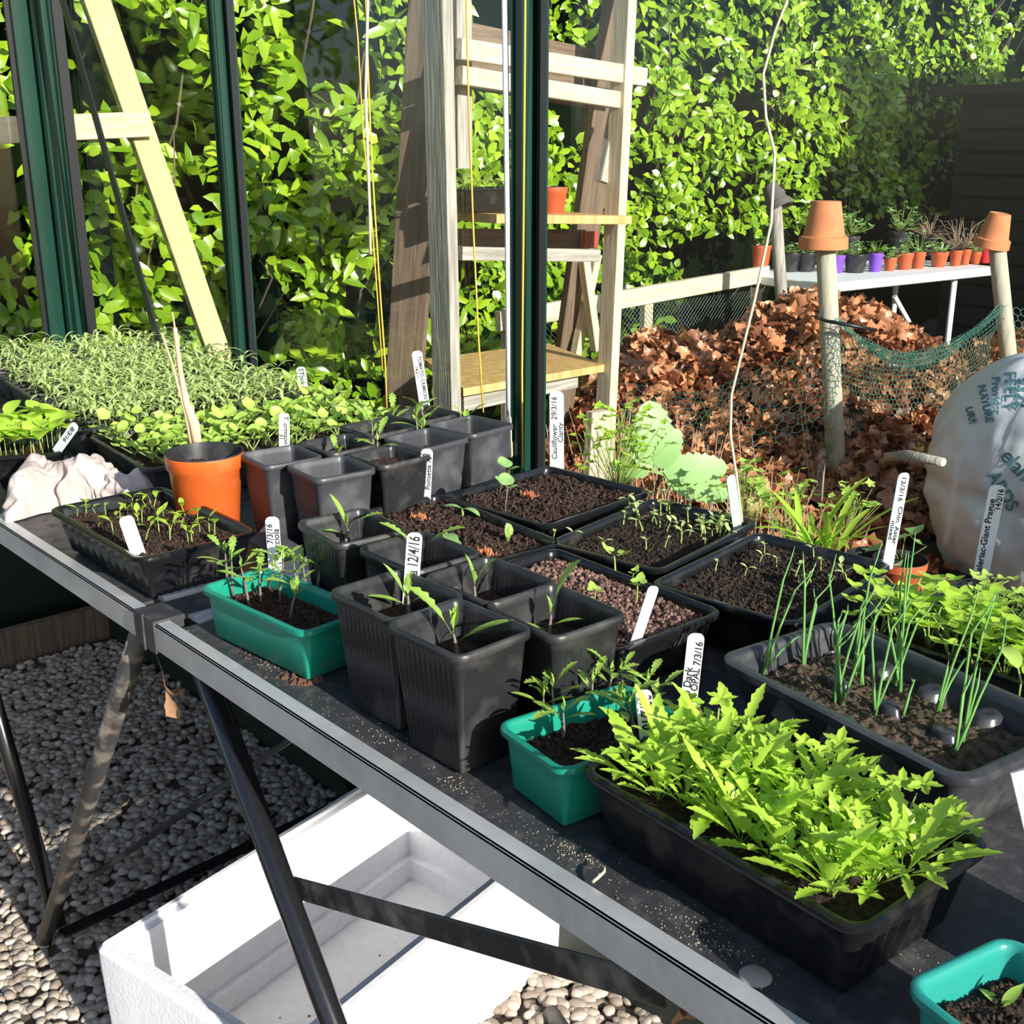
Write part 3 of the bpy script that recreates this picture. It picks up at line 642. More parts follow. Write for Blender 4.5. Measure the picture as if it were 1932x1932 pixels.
mat('grain_dark', (0.010, 0.008, 0.006), 0.95, col2=(0.05, 0.036, 0.026), attr='tint', spec=.2)
COT = [seedling_cotyledon(i, .015, .017, .0062) for i in range(4)]
COT_TINY = [seedling_cotyledon(20+i, .010, .010, .0040, ('stem_green', 'leaf_stock')) for i in range(3)]
STK = [seedling_stock(i) for i in range(6)]
RND = [seedling_round(i) for i in range(6)]
CEL = [seedling_celeriac(i) for i in range(6)]
CEL_S = [seedling_celeriac(i+20, .75, 'leaf_lettuce') for i in range(4)]
SER = [seedling_serrated(i) for i in range(7)]
BRA = [seedling_cotyledon(40+i, .017, .013, .010, ('stem_green', 'leaf_lettuce'), 'trefoil') for i in range(3)]

# --- ribbed half tray of young seedlings by the rail
t1 = tray('seed_tray', 'seed tray', -1.234, .547, .250, .148, 0, .055, 'shiny black ribbed seed tray of two-leaved seedlings beside the crumpled cloth', rib=.0042, side=20, soil='soil', soil_h=.042, amp=.006, seed=2, grain=.005)
px_plants(t1, COT, [(146, 978), (163, 970), (200, 975), (180, 970, .6), (187, 1000, .5), (214, 1013, 1.2), (228, 985), (240, 978), (277, 962), (268, 985, 1.1), (290, 965), (300, 1002, 1.2), (275, 1020), (310, 985), (320, 1012, 1.2), (321, 1018, 1.3),
    (341, 1000, 1.1), (350, 978, 1.1), (373, 990, 1.1), (377, 1005, .8), (395, 1003, 1.1), (405, 1012, 1.1), (355, 1022), (362, 1022, 1.1), (248, 958), (287, 960), (330, 993), (262, 992)], (.9, 1.15))
# --- small bright tray at the far left
t2 = tray('seed_tray', 'seed tray', -1.695, .578, .150, .105, -28, .055, 'black tray of bright green broad-leaved seedlings at the left edge above the cloth', seed=3, rib=.001)
bright = [seedling_celeriac(60+i, 1.25, 'leaf_fresh') for i in range(4)]
for q in bright: pass
plants(t2, [seedling_cotyledon(80+i, .035, .036, .022, ('stem_green', 'leaf_fresh'), 'oval', 4) for i in range(4)], (6, 4), .125, .085, seed=4)
# --- stock module trays
for i, (cx, cy, lb) in enumerate([(-1.815, .882, 'black cell tray of thin-leaved grey-green seedlings beside the round-leaved tray'),
                                  (-2.075, .912, 'black cell tray of thin-leaved grey-green seedlings in front of the corner post'),
                                  (-2.335, .942, 'black cell tray of thin-leaved seedlings against the end wall, cut by the left edge')]):
    rt = tray('cell_tray', 'seed tray', cx, cy, .246, .41 if i else .43, -6, .055, lb, 'smoke_plastic', seed=10+i, rib=.002, soil_h=.047, group='cell trays of thin-leaved seedlings')
    mb = MB()
    for a in range(1, 7): box(mb, (-.123+.246*a/7, 0, .0515), (.004, .40, .004))
    for b_ in range(1, 12): box(mb, (0, -.2+.4*b_/12, .0516), (.232, .004, .004))
    mb.build('cell_divider', 'smoke_plastic', rt, smooth=False)
    plants(rt, STK, (8, 12) if i < 2 else (7, 10), .225, .385, seed=30+i, sc=(1.05, 1.5))
# --- round-leaved tray
t3 = tray('cell_tray', 'seed tray', -1.542, .862, .245, .43, -5, .055, 'black cell tray full of round pale green leaves behind the orange pot', 'smoke_plastic', seed=14, soil_h=.047)
plants(t3, RND, (8, 12), .225, .40, seed=41, sc=(1.15, 1.6))
# --- compost trays in the middle
t4 = tray('seed_tray', 'seed tray', -.977, .778, .245, .160, -4, .055, 'black seed tray of dark compost with a few cucumber seedlings', soil='soil', soil_h=.046, amp=.005, seed=5, grain=.0055, mound=.004, gr_amp=1.5)
t5 = tray('seed_tray', 'seed tray', -1.001, .964, .182, .202, 4, .055, 'black seed tray of dark compost with blue-tinged cauliflower seedlings below the green bar', soil='soil', soil_h=.046, amp=.005, seed=6, grain=.005, mound=.003, gr_amp=1.5)
t6 = tray('seed_tray', 'seed tray', -.810, .951, .150, .220, 9, .055, 'black seed tray with crowded tiny pale seedlings along its far side', soil='dark_soil', soil_h=.043, amp=.003, seed=7, grain=.0035)
t7 = tray('seed_tray', 'seed tray', -.731, .752, .240, .148, -2, .055, 'black seed tray topped with coarse brown granules and a few round-leaved seedlings', soil='granules', soil_h=.046, amp=.004, seed=8, grain=.0048, gr_amp=1.5, mound=.002)
t8 = tray('seed_tray', 'seed tray', -.640, .938, .164, .218, 7, .055, 'black seed tray of dark compost with sparse tiny seedlings beside the granule tray', soil='dark_soil', soil_h=.044, amp=.004, seed=9, grain=.0045)
crumbs(t4, .215, .130, .0042, 2600, 'grain_soil', 1); crumbs(t5, .152, .172, .0040, 2400, 'grain_soil', 2); crumbs(t6, .122, .190, .0030, 3000, 'grain_dark', 3)
crumbs(t7, .212, .120, .0050, 2600, 'grain_brown', 4); crumbs(t8, .134, .188, .0034, 2600, 'grain_dark', 5); crumbs(t1, .215, .115, .0036, 1300, 'grain_soil', 6)
px_plants(t6, COT_TINY, [(1043, 1022, 1.1), (1078, 1020, 1.2), (1139, 1035), (1219, 1040, 1.3), (1254, 1034, 1.1), (1285, 1024, 1.4), (1390, 1008), (1330, 1038, 1.1), (1176, 990, 1.3), (1190, 960, 1.4), (1205, 980, 1.5), (1212, 1003, 1.5), (1226, 953, 1.4), (1246, 973, 1.5), (1250, 952, 1.5),
    (1263, 970, 1.2), (1298, 988, 1.5), (1303, 968, 1.4), (1200, 995), (1245, 995, 1.4), (1258, 1003, 1.3), (1275, 1000, 1.3), (1285, 1010), (1300, 1012)]+[(1318+rnd.uniform(0, 60), 988+rnd.uniform(0, 34), rnd.uniform(1.0, 1.5)) for _ in range(24)]+[(1180+rnd.uniform(0, 90), 962+rnd.uniform(0, 30), rnd.uniform(1, 1.4)) for _ in range(8)])
px_plants(t7, BRA, [(1161, 1092, 1.5), (1191, 1103, .8), (1119, 1153, 1.2), (1201, 1145, 1.4)])
px_plants(t8, COT_TINY, [(1349, 1080, 1.1), (1405, 1086), (1442, 1045, 1.1), (1465, 1070), (1500, 1090, 1.4), (1505, 1105, 1.2), (1535, 1055, 1.2), (1548, 1078, 1.2), (1530, 1100), (1590, 1085, 1.4), (1598, 1100, 1.3), (1565, 1110, 1.1), (1432, 1065)])
cuc = ('stem_green', 'leaf_brassica')
def custom(rt, parts_fn, px, name, mats, z=None):
    w = atz(*px, z or soilz(rt)); mb = MB(); parts_fn(mb); return mb.build(name, mats, rt, loc_of(rt, w))
U = (0, 0, 1)
def f_(mb):
    tube(mb, [(0, 0, 0), (0, 0, .010)], .0016, 6, 0); leaf(mb, (0, 0, .010), (-.8, -.5, .35), U, .026, .010, 1, 8, .6, widest=.55, tip=.6, stalk=.08); leaf(mb, (0, 0, .010), (.8, .3, .3), U, .026, .010, 1, 8, 1.0, widest=.5, tip=.6, stalk=.08)
custom(t4, f_, (873, 975), 'cucumber_seedling', cuc)
def f_(mb):
    tube(mb, [(-.012, 0, 0), (-.014, 0, .010), (-.006, 0, .016)], .0022, 6, 0); leaf(mb, (-.006, 0, .016), (.9, -.3, .25), U, .034, .016, 1, 9, .7, widest=.5, tip=.5, fold=.15); leaf(mb, (.02, -.006, .017), (.7, -.5, -.1), U, .030, .015, 1, 9, .9, widest=.5, tip=.5, fold=.15)
custom(t4, f_, (848, 1035), 'cucumber_seedling', cuc)
def f_(mb): leaf(mb, (-.01, 0, .004), (1, .1, .15), U, .024, .012, 1, 8, .5, widest=.5, tip=.5, fold=.15); tube(mb, [(-.01, 0, 0), (-.01, 0, .004)], .0015, 6, 0)
custom(t4, f_, (757, 996), 'cucumber_seedling', cuc)
def f_(mb): tube(mb, [(0, 0, 0), (.001, 0, .008), (.004, 0, .014), (.002, .002, .019)], [.003, .0035, .005, .002], 8, 0); leaf(mb, (.003, 0, .005), (.3, -.2, 1), (1, 0, 0), .018, .012, 1, 7, .5, tip=.5)
custom(t4, f_, (957, 1020), 'cucumber_seedling', cuc)
for px, h, L_ in (((812, 960), .002, .010), ((702, 968), .003, .011)):
    def f_(mb): leaf(mb, (0, 0, h), (.6, -.2, .6), U, L_, .007, 1, 6, .4, tip=.5)
    custom(t4, f_, px, 'cucumber_seedling', ('stem_green', 'leaf_fresh'))
for (bp, h, ls) in (((952, 977), .040, [(.8, -.1, .15, .018), (-.6, .3, .5, .022)]), ((942, 936), .020, [(.7, .3, .3, .014), (-.5, -.3, .4, .013)]), ((955, 940), .040, [(-.6, 0, .4, .022), (.8, 0, .2, .018)])):
    def f_(mb):
        tube(mb, [(0, 0, 0), (.002, 0, h*.5), (.006, 0, h)], [.0009, .0008, .0007], 5, 0)
        for (a, b_, c_, s_) in ls: blade(mb, (.006, 0, h), (a, b_, c_), U, s_, roundish, 1, 18)
    custom(t5, f_, bp, 'cauliflower_seedling', ('stem_purple', 'leaf_brassica'))
for rt, px, s_ in ((t4, (795, 973), .012), (t4, (920, 1038), .011), (t5, (1000, 930), .011)):      # vermiculite-like orange patches
    w = loc_of(rt, atz(*px, soilz(rt)+.008)); mb = MB(); r = random.Random(3)
    for _ in range(46):
        x, y = w.x+r.gauss(0, s_*.6), w.y+r.gauss(0, s_*.35); k = r.uniform(.0006, .0016); z = w.z+r.uniform(-.001, .002)
        mb.add([(x-k, y-k, z-.003), (x+k, y-k, z-.003), (x, y+k, z-.003), (x, y, z+k)], [(0, 1, 3), (1, 2, 3), (2, 0, 3)])
    tag(mb.build('orange_granules', 'terracotta', rt, smooth=False), kind='stuff')

# --- serrated-leaf tray in front, chive tray, celeriac trays
t9 = tray('seed_tray', 'seed tray', -.376, .570, .232, .142, -3, .062, 'black seed tray overflowing with bright serrated leaves, nearest tray on the bench', soil='dark_soil', soil_h=.05, seed=15, rib=.0018, side=16)
plants(t9, SER, (9, 6), .190, .100, seed=51, sc=(.62, 1.0), jit=.45)
def chive_tray():
    rt = empty('cell_tray', (-.409, .768, BT), math.radians(-9), 'deep smoky plastic cell tray with tall thin onion seedlings', 'seed tray')
    link('tray_body', container_mesh('tray_body', .244, .150, .066, 'smoke_plastic', .016, .009, .008, .0018, .014, 20, .0015, 5), rt)
    link('compost', soil_mesh(.205, .10, 'mossy_soil', .006, .005, seed=21, gr_amp=1.3), rt, (0, 0, .046)); rt['_s'] = BT+.046
    for i in range(3):
        x = -.205/2+.205*(i+1)/4
        for yy in (-.052, 0, .052):
            mb = MB(); lathe(mb, [(.016, -.004), (.0120, .005), (.0105, .0105), (.0085, .0125), (.004, .0118), (0, .0115)], 9, 0, (0, 0, 0), 1.15 if yy else .6)
            mb.build('cell_divider', 'smoke_plastic', rt, (x, yy, .041))
    r = random.Random(9)
    def tuft(bp, tips):
        b = atz(*bp, .777); mb = MB()
        for tp in tips:
            t = over(b, *tp); sw = Vector((r.uniform(-.006, .006), r.uniform(-.01, .01), 0)); o = loc_of(rt, b); q = loc_of(rt, t)-o
            m1, m2 = q*.35+sw*.5+Vector((0, 0, .006)), q*.7+sw+Vector((0, 0, .005))
            pts = [Vector((r.uniform(-.002, .002), r.uniform(-.002, .002), 0)), m1*.5, m1, m2, q*.88+sw*.4, q]
            tube(mb, pts, [.0014, .0012, .0010, .0009, .0006, .0002], 6)
        mb.build('onion_seedling', 'onion_green', rt, loc_of(rt, b))
    tuft((1441, 1270), [(1500, 1030), (1540, 1065), (1520, 1190)]); tuft((1515, 1257), [(1515, 1040), (1575, 1087), (1535, 1110), (1540, 1060)])
    tuft((1578, 1228), [(1578, 1045), (1600, 1140), (1590, 1150)]); tuft((1575, 1325), [(1600, 1150), (1660, 1090), (1620, 1170)]); tuft((1588, 1330), [(1612, 1190), (1690, 1100)])
    tuft((1611, 1276), [(1665, 1020), (1640, 1110), (1662, 1130)]); tuft((1650, 1350), [(1700, 1190), (1720, 1130), (1652, 1160)]); tuft((1688, 1292), [(1728, 1000), (1745, 1130), (1762, 1137), (1711, 1040)])
    tuft((1697, 1305), [(1715, 1040), (1675, 1160)]); tuft((1705, 1350), [(1720, 1280)]); tuft((1768, 1340), [(1850, 1098), (1790, 1245), (1832, 1230)]); tuft((1803, 1425), [(1885, 1110), (1900, 1160), (1835, 1270)]); tuft((1815, 1400), [(1881, 1115), (1850, 1260)])
    tuft((1625, 1290), [(1612, 1230), (1665, 1130)])
    def f_(mb):
        tube(mb, [(0, 0, 0), (0, 0, .02), (-.004, 0, .03)], .0009, 5, 0); leaf(mb, (-.004, 0, .03), (-.6, .3, .6), U, .03, .015, 1, 9, .9, widest=.5, tip=.6)
    custom(rt, f_, (1920, 1330), 'weed_seedling', ('stem_green', 'leaf_lettuce'))
    return rt
chive_tray()
t10 = tray('seed_tray', 'seed tray', -.398, .930, .240, .108, 0, .055, 'black seed tray crowded with lobed bright green celeriac seedlings', seed=17, soil_h=.045)
plants(t10, CEL, (9, 5), .215, .085, seed=61, sc=(.95, 1.35))
t11 = tray('seed_tray', 'seed tray', -.385, 1.038, .24, .080, 0, .055, 'black seed tray of smaller lobed seedlings close to the glass, behind the crowded one', seed=18, soil_h=.043)
plants(t11, CEL_S, (7, 3), .21, .06, seed=62, sc=(.8, 1.25), jit=.5)

# --- green and teal plastic boxes
def plastic_box(cx, cy, w, d, rot, label, m, seed, h=.055, slope=0):
    return tray('planter_box', 'planter', cx, cy, w, d, rot, h, label, m, 'soil', h-.018, amp=.005, seed=seed, taper=.006, lip=.0045, rib=0, side=6, body='box_body', r=.010, slope=slope, group='small green plastic planter boxes')
b1 = plastic_box(-.918, .532, .172, .083, 5, 'dark green plastic box of leggy tomato seedlings beside the bench joint', 'teal_plastic', 31)
b2 = plastic_box(-.538, .571, .088, .128, -8, 'teal green plastic box of tomato seedlings between the big square pots and the serrated leaves', 'teal_plastic', 32)
b3 = plastic_box(-.146, .507, .165, .085, -13, 'mint green plastic box cut by the bottom right corner', 'mint_plastic', 33)
def tp(rt, bp, tip, seed, leaves=None, k=1.0):
    b = atz(*bp, soilz(rt)-.001); t = over(b, *tip); h = (t-b).z; q = t-b; lean = math.hypot(q.x, q.y)/max(h, .001)
    return tomato(rt, b, max(h, .02), seed, leaves, (min(.6, lean), math.atan2(q.y, q.x)-rt.rotation_euler[2]), k=k)
crumbs(b1, .15, .062, .0034, 700, 'grain_soil', 7); crumbs(b2, .068, .108, .0034, 900, 'grain_dark', 8); crumbs(b3, .145, .065, .0034, 800, 'grain_dark', 9)
for i, (a, b_) in enumerate([((440, 1125), (437, 1060)), ((470, 1148), (455, 1072)), ((492, 1140), (490, 1090)), ((528, 1137), (535, 1060)), ((548, 1170), (562, 1110)), ((578, 1120), (570, 1060)), ((598, 1128), (612, 1050)), ((560, 1130), (555, 1065)), ((505, 1120), (520, 1070)), ((430, 1110), (425, 1045))]):
    tp(b1, a, b_, 100+i)
for i, (a, b_) in enumerate([((1063, 1393), (1063, 1345)), ((1023, 1362), (1025, 1330)), ((1045, 1360), (1042, 1300)), ((1115, 1350), (1118, 1290)), ((1144, 1335), (1155, 1275)), ((1160, 1372), (1170, 1345)), ((1178, 1330), (1172, 1270)), ((1215, 1335), (1222, 1290)), ((1240, 1350), (1240, 1310)), ((1195, 1380), (1190, 1350))]):
    tp(b2, a, b_, 120+i)
def f_(mb): leaf(mb, (0, 0, 0), (.2, .5, .7), (0, -1, 0), .018, .006, 1, 8, .2); leaf(mb, (0, 0, 0), (-.9, .1, .3), U, .016, .006, 1, 8, .6); leaf(mb, (0, 0, 0), (.4, .3, .7), U, .008, .004, 1, 6, .4)
custom(b3, f_, (1888, 1900), 'seedling', ('stem_green', 'leaf_lettuce'))

# --- square pots
POTM = {}
def square_pot(cx, cy, rot, label, group, seed, w=.093, d=.081, h=.110, m='black_plastic', rib=.0015, soil_d=.032, z0=BT, taper=.010):
    rt = empty('square_pot', (cx, cy, z0), math.radians(rot), label, 'plant pot', group)
    key = (w, d, h, m, rib)
    if key not in POTM: POTM[key] = container_mesh('pot_body', w, d, h, m, taper, .0035, .007, .0013, .0085, 22 if rib else 6, rib, 5)
    link('pot_body', POTM[key], rt)
    k = taper*(soil_d/h)+.006
    link('compost', soil_mesh(w-2*k, d-2*k, 'soil', .004, .004, seed=seed), rt, (0, 0, h-soil_d)); rt['_s'] = z0+h-soil_d
    return rt
gA = 'big square black pots with single tomato seedlings'
pA = [square_pot(-.741, .538, 1, 'ribbed black square pot holding the white Lucciola 12/4/16 label', gA, 1),
      square_pot(-.714, .619, 0, 'ribbed black square pot behind the Lucciola pot, a small sprout near its front wall', gA, 2),
      square_pot(-.651, .532, 1, 'ribbed black square pot nearest the rail, its front corner caught by the sun', gA, 3),
      square_pot(-.626, .613, -3, 'ribbed black square pot right of the front corner pot, behind the teal box', gA, 4),
      square_pot(-.918, .614, -6, 'ribbed black square pot behind the dark green box, its corner bent', gA, 5),
      square_pot(-.815, .619, 0, 'ribbed black square pot half hidden behind the Lucciola label', gA, 6)]
tp(pA[0], (771, 1163), (770, 1132), 201, [(222, 62, 'coty', .6, 1.15), (232, 18, 'coty', .5, 1.0), (50, 20, 'coty', .6, 1.25), (100, 55, 'bud', 1, 1.1), (320, 60, 'bud', 1, 1.0), (150, 70, 'bud', .9, .8)], k=1.25)
tp(pA[1], (897, 1145), (896, 1125), 202, [(215, 78, 'coty', .8, .9), (50, 62, 'lobed', 1, .7), (300, 60, 'bud', 1, .8)], k=1.3)
tp(pA[2], (862, 1239), (858, 1212), 203, [(218, 58, 'lobed', .7, 1.3), (44, 26, 'coty', .6, 1.35), (100, 55, 'bud', 1, 1.2), (20, 60, 'bud', 1, 1), (200, 60, 'bud', 1, 1)], k=1.3)
tp(pA[3], (1036, 1202), (1040, 1160), 204, [(60, 72, 'lobed', 1, 1.2), (226, 12, 'lobed', .3, .9), (240, 22, 'coty', .2, .9), (45, 15, 'coty', .5, .8), (215, 60, 'bud', .8, 1.1)], k=1.25)
tp(pA[4], (652, 1033), (655, 1012), 205, [(212, 66, 'coty', .9, 1.15), (228, 8, 'coty', .7, 1.1), (50, 34, 'lobed', 1, .9), (60, 65, 'bud', 1, .9)], k=1.25)
tp(pA[5], (785, 1076), (790, 1050), 206, [(46, 38, 'lobed', 1, 1.15), (226, 48, 'lobed', .9, 1.1), (80, 65, 'bud', 1, 1)], k=1.25)
gB = 'square grey pots grouped behind the cucumber tray'
pB = []
for (cx, cy, rot, lb, w, m, sd) in [
    (-1.117, .722, -5, 'smooth grey square pot in front of the group, right of the orange pot', .082, 'grey_pot', .035),
    (-1.205, .707, -5, 'square pot holding the crimson crush label beside the orange pot', .080, 'grey_pot', .030),
    (-1.206, .795, 0, 'square black pot in the second row behind the crimson crush label', .080, 'black_plastic', .03),
    (-1.118, .806, 2, 'ribbed square pot with a reddish compost top, behind the front grey pot', .080, 'black_plastic', .016),
    (-1.154, .893, 6, 'smooth grey square pot behind the cucumber label, leaf shadows on its rim', .084, 'grey_pot', .024),
    (-1.248, .884, 2, 'square black pot left of the pot with leaf shadows', .080, 'black_plastic', .024),
    (-1.172, .984, 6, 'smooth grey square pot at the right end of the group near the white rod', .088, 'grey_pot', .026),
    (-1.272, .978, 4, 'square black pot holding the long weathered tomato label', .084, 'black_plastic', .026)]:
    pB.append(square_pot(cx, cy, rot, lb, gB, 40+len(pB), w=w, d=w, m=m, rib=0 if m == 'grey_pot' else .0015, soil_d=sd))
for i, (k, a, b_) in enumerate([(0, (625, 890), (628, 882)), (1, (545, 872), (548, 860)), (2, (590, 842), (592, 822)), (3, (705, 862), (702, 800)), (3, (712, 864), (712, 835)), (4, (790, 842), (785, 790)), (4, (800, 835), (800, 808)), (5, (690, 825), (690, 790)), (6, (880, 820), (878, 795)), (7, (800, 800), (795, 775)), (5, (735, 815), (740, 795))]):
    tp(pB[k], a, b_, 220+i, k=1.25)

# --- round orange pot with split stakes
def round_pot(cx, cy, z0, R, h, m, label, cat='plant pot', group=None, inner='black_plastic', soil='soil', up=True, rim=.018, taper=.74, name='round_pot', rot=None):
    rt = empty(name, (cx, cy, z0), 0, label, cat, group)
    mb = MB(); rr = R*taper
    lathe(mb, [(0, 0), (rr*.9, 0), (rr, .004), (R*.955-(R-rr)*.14, h-rim-.002), (R*.975, h-rim), (R, h-.003), (R, h), (R*.985, h+.001)], 44, 0)
    mb.build('pot_body', m, rt, sharp=50)
    mb = MB(); lathe(mb, [(R*1.0, h-.0006), (R*1.005, h+.0012), (R*.97, h+.001), (R*.945, h-.006), (rr*.93, .006), (0, .006)], 44, 0); mb.build('pot_lining', inner, rt, sharp=60)
    if soil:
        sd = .020; Rs = R*.93-(R-rr)*sd/h; link('compost', soil_mesh(2*Rs, 2*Rs, soil, .003, .004, seed=int(abs(cx*100)), r=True), rt, (0, 0, h-sd)); rt['_s'] = z0+h-sd
    return rt
op = round_pot(-1.272, .640, BT, .0475, .112, 'orange_plastic', 'orange round pot with black lining and split wooden stakes, between cloth and grey pots')
def stake(b, pts, rs, label, m='stake_wood'):
    mb = MB(); base = atz(*b, soilz(op)-.004); P = [base]+[over(base, *p) for p in pts]; tube(mb, P, rs, 7, flat=.45); return tag(mb.build('wooden_stake', m), label, 'stake')
stake((376, 866), [(366, 800), (352, 762), (340, 700), (330, 618)], [.0058, .0072, .0050, .0034, .0026], 'wide split wooden stake standing in the orange pot')
stake((365, 866), [(350, 780), (325, 688), (305, 628)], [.0018, .0022, .0016, .0014], 'thin reddish wooden sliver leaning left against the wide stake in the orange pot')
mb = MB(); base = atz(372, 860, soilz(op)); tube(mb, [over(base, 331, 625), over(base, 325, 588)], [.0014, .0008], 5); tag(mb.build('wooden_sliver', 'stake_wood'), 'short pointed sliver at the tip of the wide stake', 'stake')

# --- plastic tub with labels at the right edge
tb = empty('plastic_tub', (-.182, .632, BT), 0, 'cloudy clear plastic tub at the right edge holding white labels', 'tub')
mb = MB(); lathe(mb, [(0, 0), (.038, 0), (.040, .002), (.0435, .058), (.0475, .060), (.0485, .072), (.0465, .074), (.0445, .072), (.0435, .062), (.0415, .06), (.038, .004), (0, .004)], 48); mb.build('tub_body', 'clear_tub', tb, sharp=50)
w0 = Vector((-.205, .622, BT+.010))
for k, (px, off) in enumerate([((1930, 1452), .004), ((1946, 1470), .016)]):
    b = w0+HR*off; t = over(b, *px); mb = MB(); beam(mb, b, t, .014, .0012, HR); tag(mb.build('plant_label', 'white_label', smooth=False), ['blank white label standing in the plastic tub at the right edge', 'second white label in the plastic tub, beyond the right edge'][k], 'plant label')

# --- crumpled cotton cloth
def cloth():
    mb = MB(); nx, ny = 110, 56; vs = []
    A, B, D_ = atz(4, 975, BT), atz(300, 965, BT), atz(250, 880, BT)
    ex = (B-A); ey = Vector((-ex.y, ex.x, 0)).normalized()
    for j in range(ny+1):
        for i in range(nx+1):
            u, v = i/nx, j/ny
            th = v*math.pi; prof = (0.62+.38*math.sin(u*math.pi*1.0)**.5)*(1-.25*(u > .9)*(u-.9)*10)
            top = (.050*math.exp(-((u-.13)/.13)**2)+.064*math.exp(-((u-.48)/.26)**2)+.034*math.exp(-((u-.88)/.12)**2))*min(1, 12*u)**.5*min(1, 12*(1-u))**.5+.003
            wd = (.050+.016*math.sin(u*7+1)+.008*math.sin(u*17))*min(1, 9*u+.15)**.6*min(1, 9*(1-u)+.2)**.6
            p = A+ex*(u)+ey*(.045-math.cos(th)*wd+.010*math.sin(u*5)); z = BT+.001+top*math.sin(th)**.75
            q = Vector((p.x*26, p.y*26, z*26)); fo = abs(noise.noise(Vector((u*5+v*3, v*3-u*2.5, 1.3))))+.35*abs(noise.noise(Vector((u*13-v*5, v*6+u*5, 4.1))))
            z += ((.3-fo)*.022+.010*abs(noise.noise(Vector((u*9+v*7, v*9-u*4, 7.7)))))*math.sin(th)**.6*min(1, 6*u)*min(1, 6*(1-u)); s_ = noise.noise(q)*.003
            vs.append((p.x+s_, p.y-(.3-fo)*.030*math.cos(th), max(BT+.001, z)))
    mb.add(vs, [(j*(nx+1)+i, j*(nx+1)+i+1, (j+1)*(nx+1)+i+1, (j+1)*(nx+1)+i) for j in range(ny) for i in range(nx)])
    o = mb.build('cotton_cloth', 'cotton'); tag(o, 'crumpled pale pinkish cotton cloth lying on the far bench beside the ribbed tray', 'cloth')
cloth()

# ================================================================== PLANT LABELS
W = .0145
plant_label((1051, 893), (1050, 738), .772, [('Cauliflower  29/3/16', -.0030, .0105, .20), ('Clarity', .0052, .0100, .40)], 'tall white label with Cauliflower Clarity written on it, against the glass', .019)
plant_label((801, 951), (806, 847), .775, [('Cucumber 29/3/16', -.0034, .0085, .06), ('Poinsette 76', .0034, .0085, .30)], 'white label with Cucumber Poinsette 76 written on it, in the compost tray', .0145)
plant_label((772, 1160), (783, 1005), .80, [('Lucciola 12/4/16', .0005, .0135, .19)], 'white label with Lucciola 12/4/16 written on it, in a square black pot', .0135)
plant_label((522, 1102), (513, 975), .767, [('Lucciola', .0034, .0090, .45), ('7/3/16', -.0030, .0085, .62)], 'white label with Lucciola 7/3/16 written on it, in the dark green box', .0140)
plant_label((537, 879), (536, 779), .808, [('T. crimson crush', .0022, .0085, .95), ('F1', -.0042, .0070, .62)], 'white label with T. crimson crush F1 written on it, beside the orange pot', .0135, down=True)
plant_label((806, 795), (786, 662), .812, [('TOMATO, CRIMSON CRUSH', .0026, .0070, .93), ('14.2.16', -.0038, .0065, .80)], 'long weathered white label with tomato crimson crush in small letters, behind the grey pots', .0150, down=True)
plant_label((572, 726), (567, 692), .785, [('STock', 0, .0120, .93)], 'small pale label reading STock at the back of the round-leaved tray', .0170, down=True, m='grey_label')
plant_label((262, 1048), (236, 974), .772, [], 'short blank white label leaning left in the ribbed seed tray', .0155, yaw=.3)
plant_label((1198, 1214), (1234, 1106), .777, [], 'blank white label leaning right in the coarse brown granules', .0120, yaw=.5)
plant_label((1392, 1000), (1378, 897), .774, [('Cabbage', 0, .0115, .30)], 'narrow grey-white label with faint writing behind the crowded tiny seedlings', .0125, m='grey_label', yaw=.5, ink='faint_ink')
plant_label((1674, 1068), (1706, 892), .774, [('12/3/16', .0005, .0090, .97), ('Chin. Aster', .0030, .0090, .66), ('mixed', -.0042, .0085, .52)], 'tall leaning white label with date at its tip, behind the sparse compost tray', .0165, m='grey_label', down=True, yaw=.5)
plant_label((1850, 1088), (1883, 915), .775, [('Celeriac-Giant Prague', -.0032, .0095, .03), ('14/2/16', .0040, .0085, .74)], 'tall white label with Celeriac Giant Prague 14/2/16 written on it', .0165)
plant_label((1294, 1372), (1314, 1195), .745, [('Tomato Dark', -.0026, .0088, .10), ('OPAL 7/3/16', .0034, .0082, .42)], 'white label with Tomato Dark Opal 7/3/16 written on it, behind the teal box', .0135)
plant_label((1226, 1425), (1213, 1302), .775, [('23/2/16  Ach', .0006, .0125, .94)], 'white label with 23/2/16 Ach written on it, between teal box and serrated leaves', .0120, down=True)
plant_label((108, 850), (144, 800), .785, [('8/3/16', 0, .0100, .88)], 'short grey-white label lying against the rim of the far left tray', .0150, m='grey_label', down=True, yaw=-.4)
mb = MB(); b = atz(560, 1052, BT); beam(mb, b, b+Vector((-.055, -.02, .02)), .030, .002, (0, 1, .6)); tag(mb.build('slate_label', 'grey_pot', smooth=False), 'dark grey plastic tag lying behind the leggy seedlings of the dark green box', 'tag')

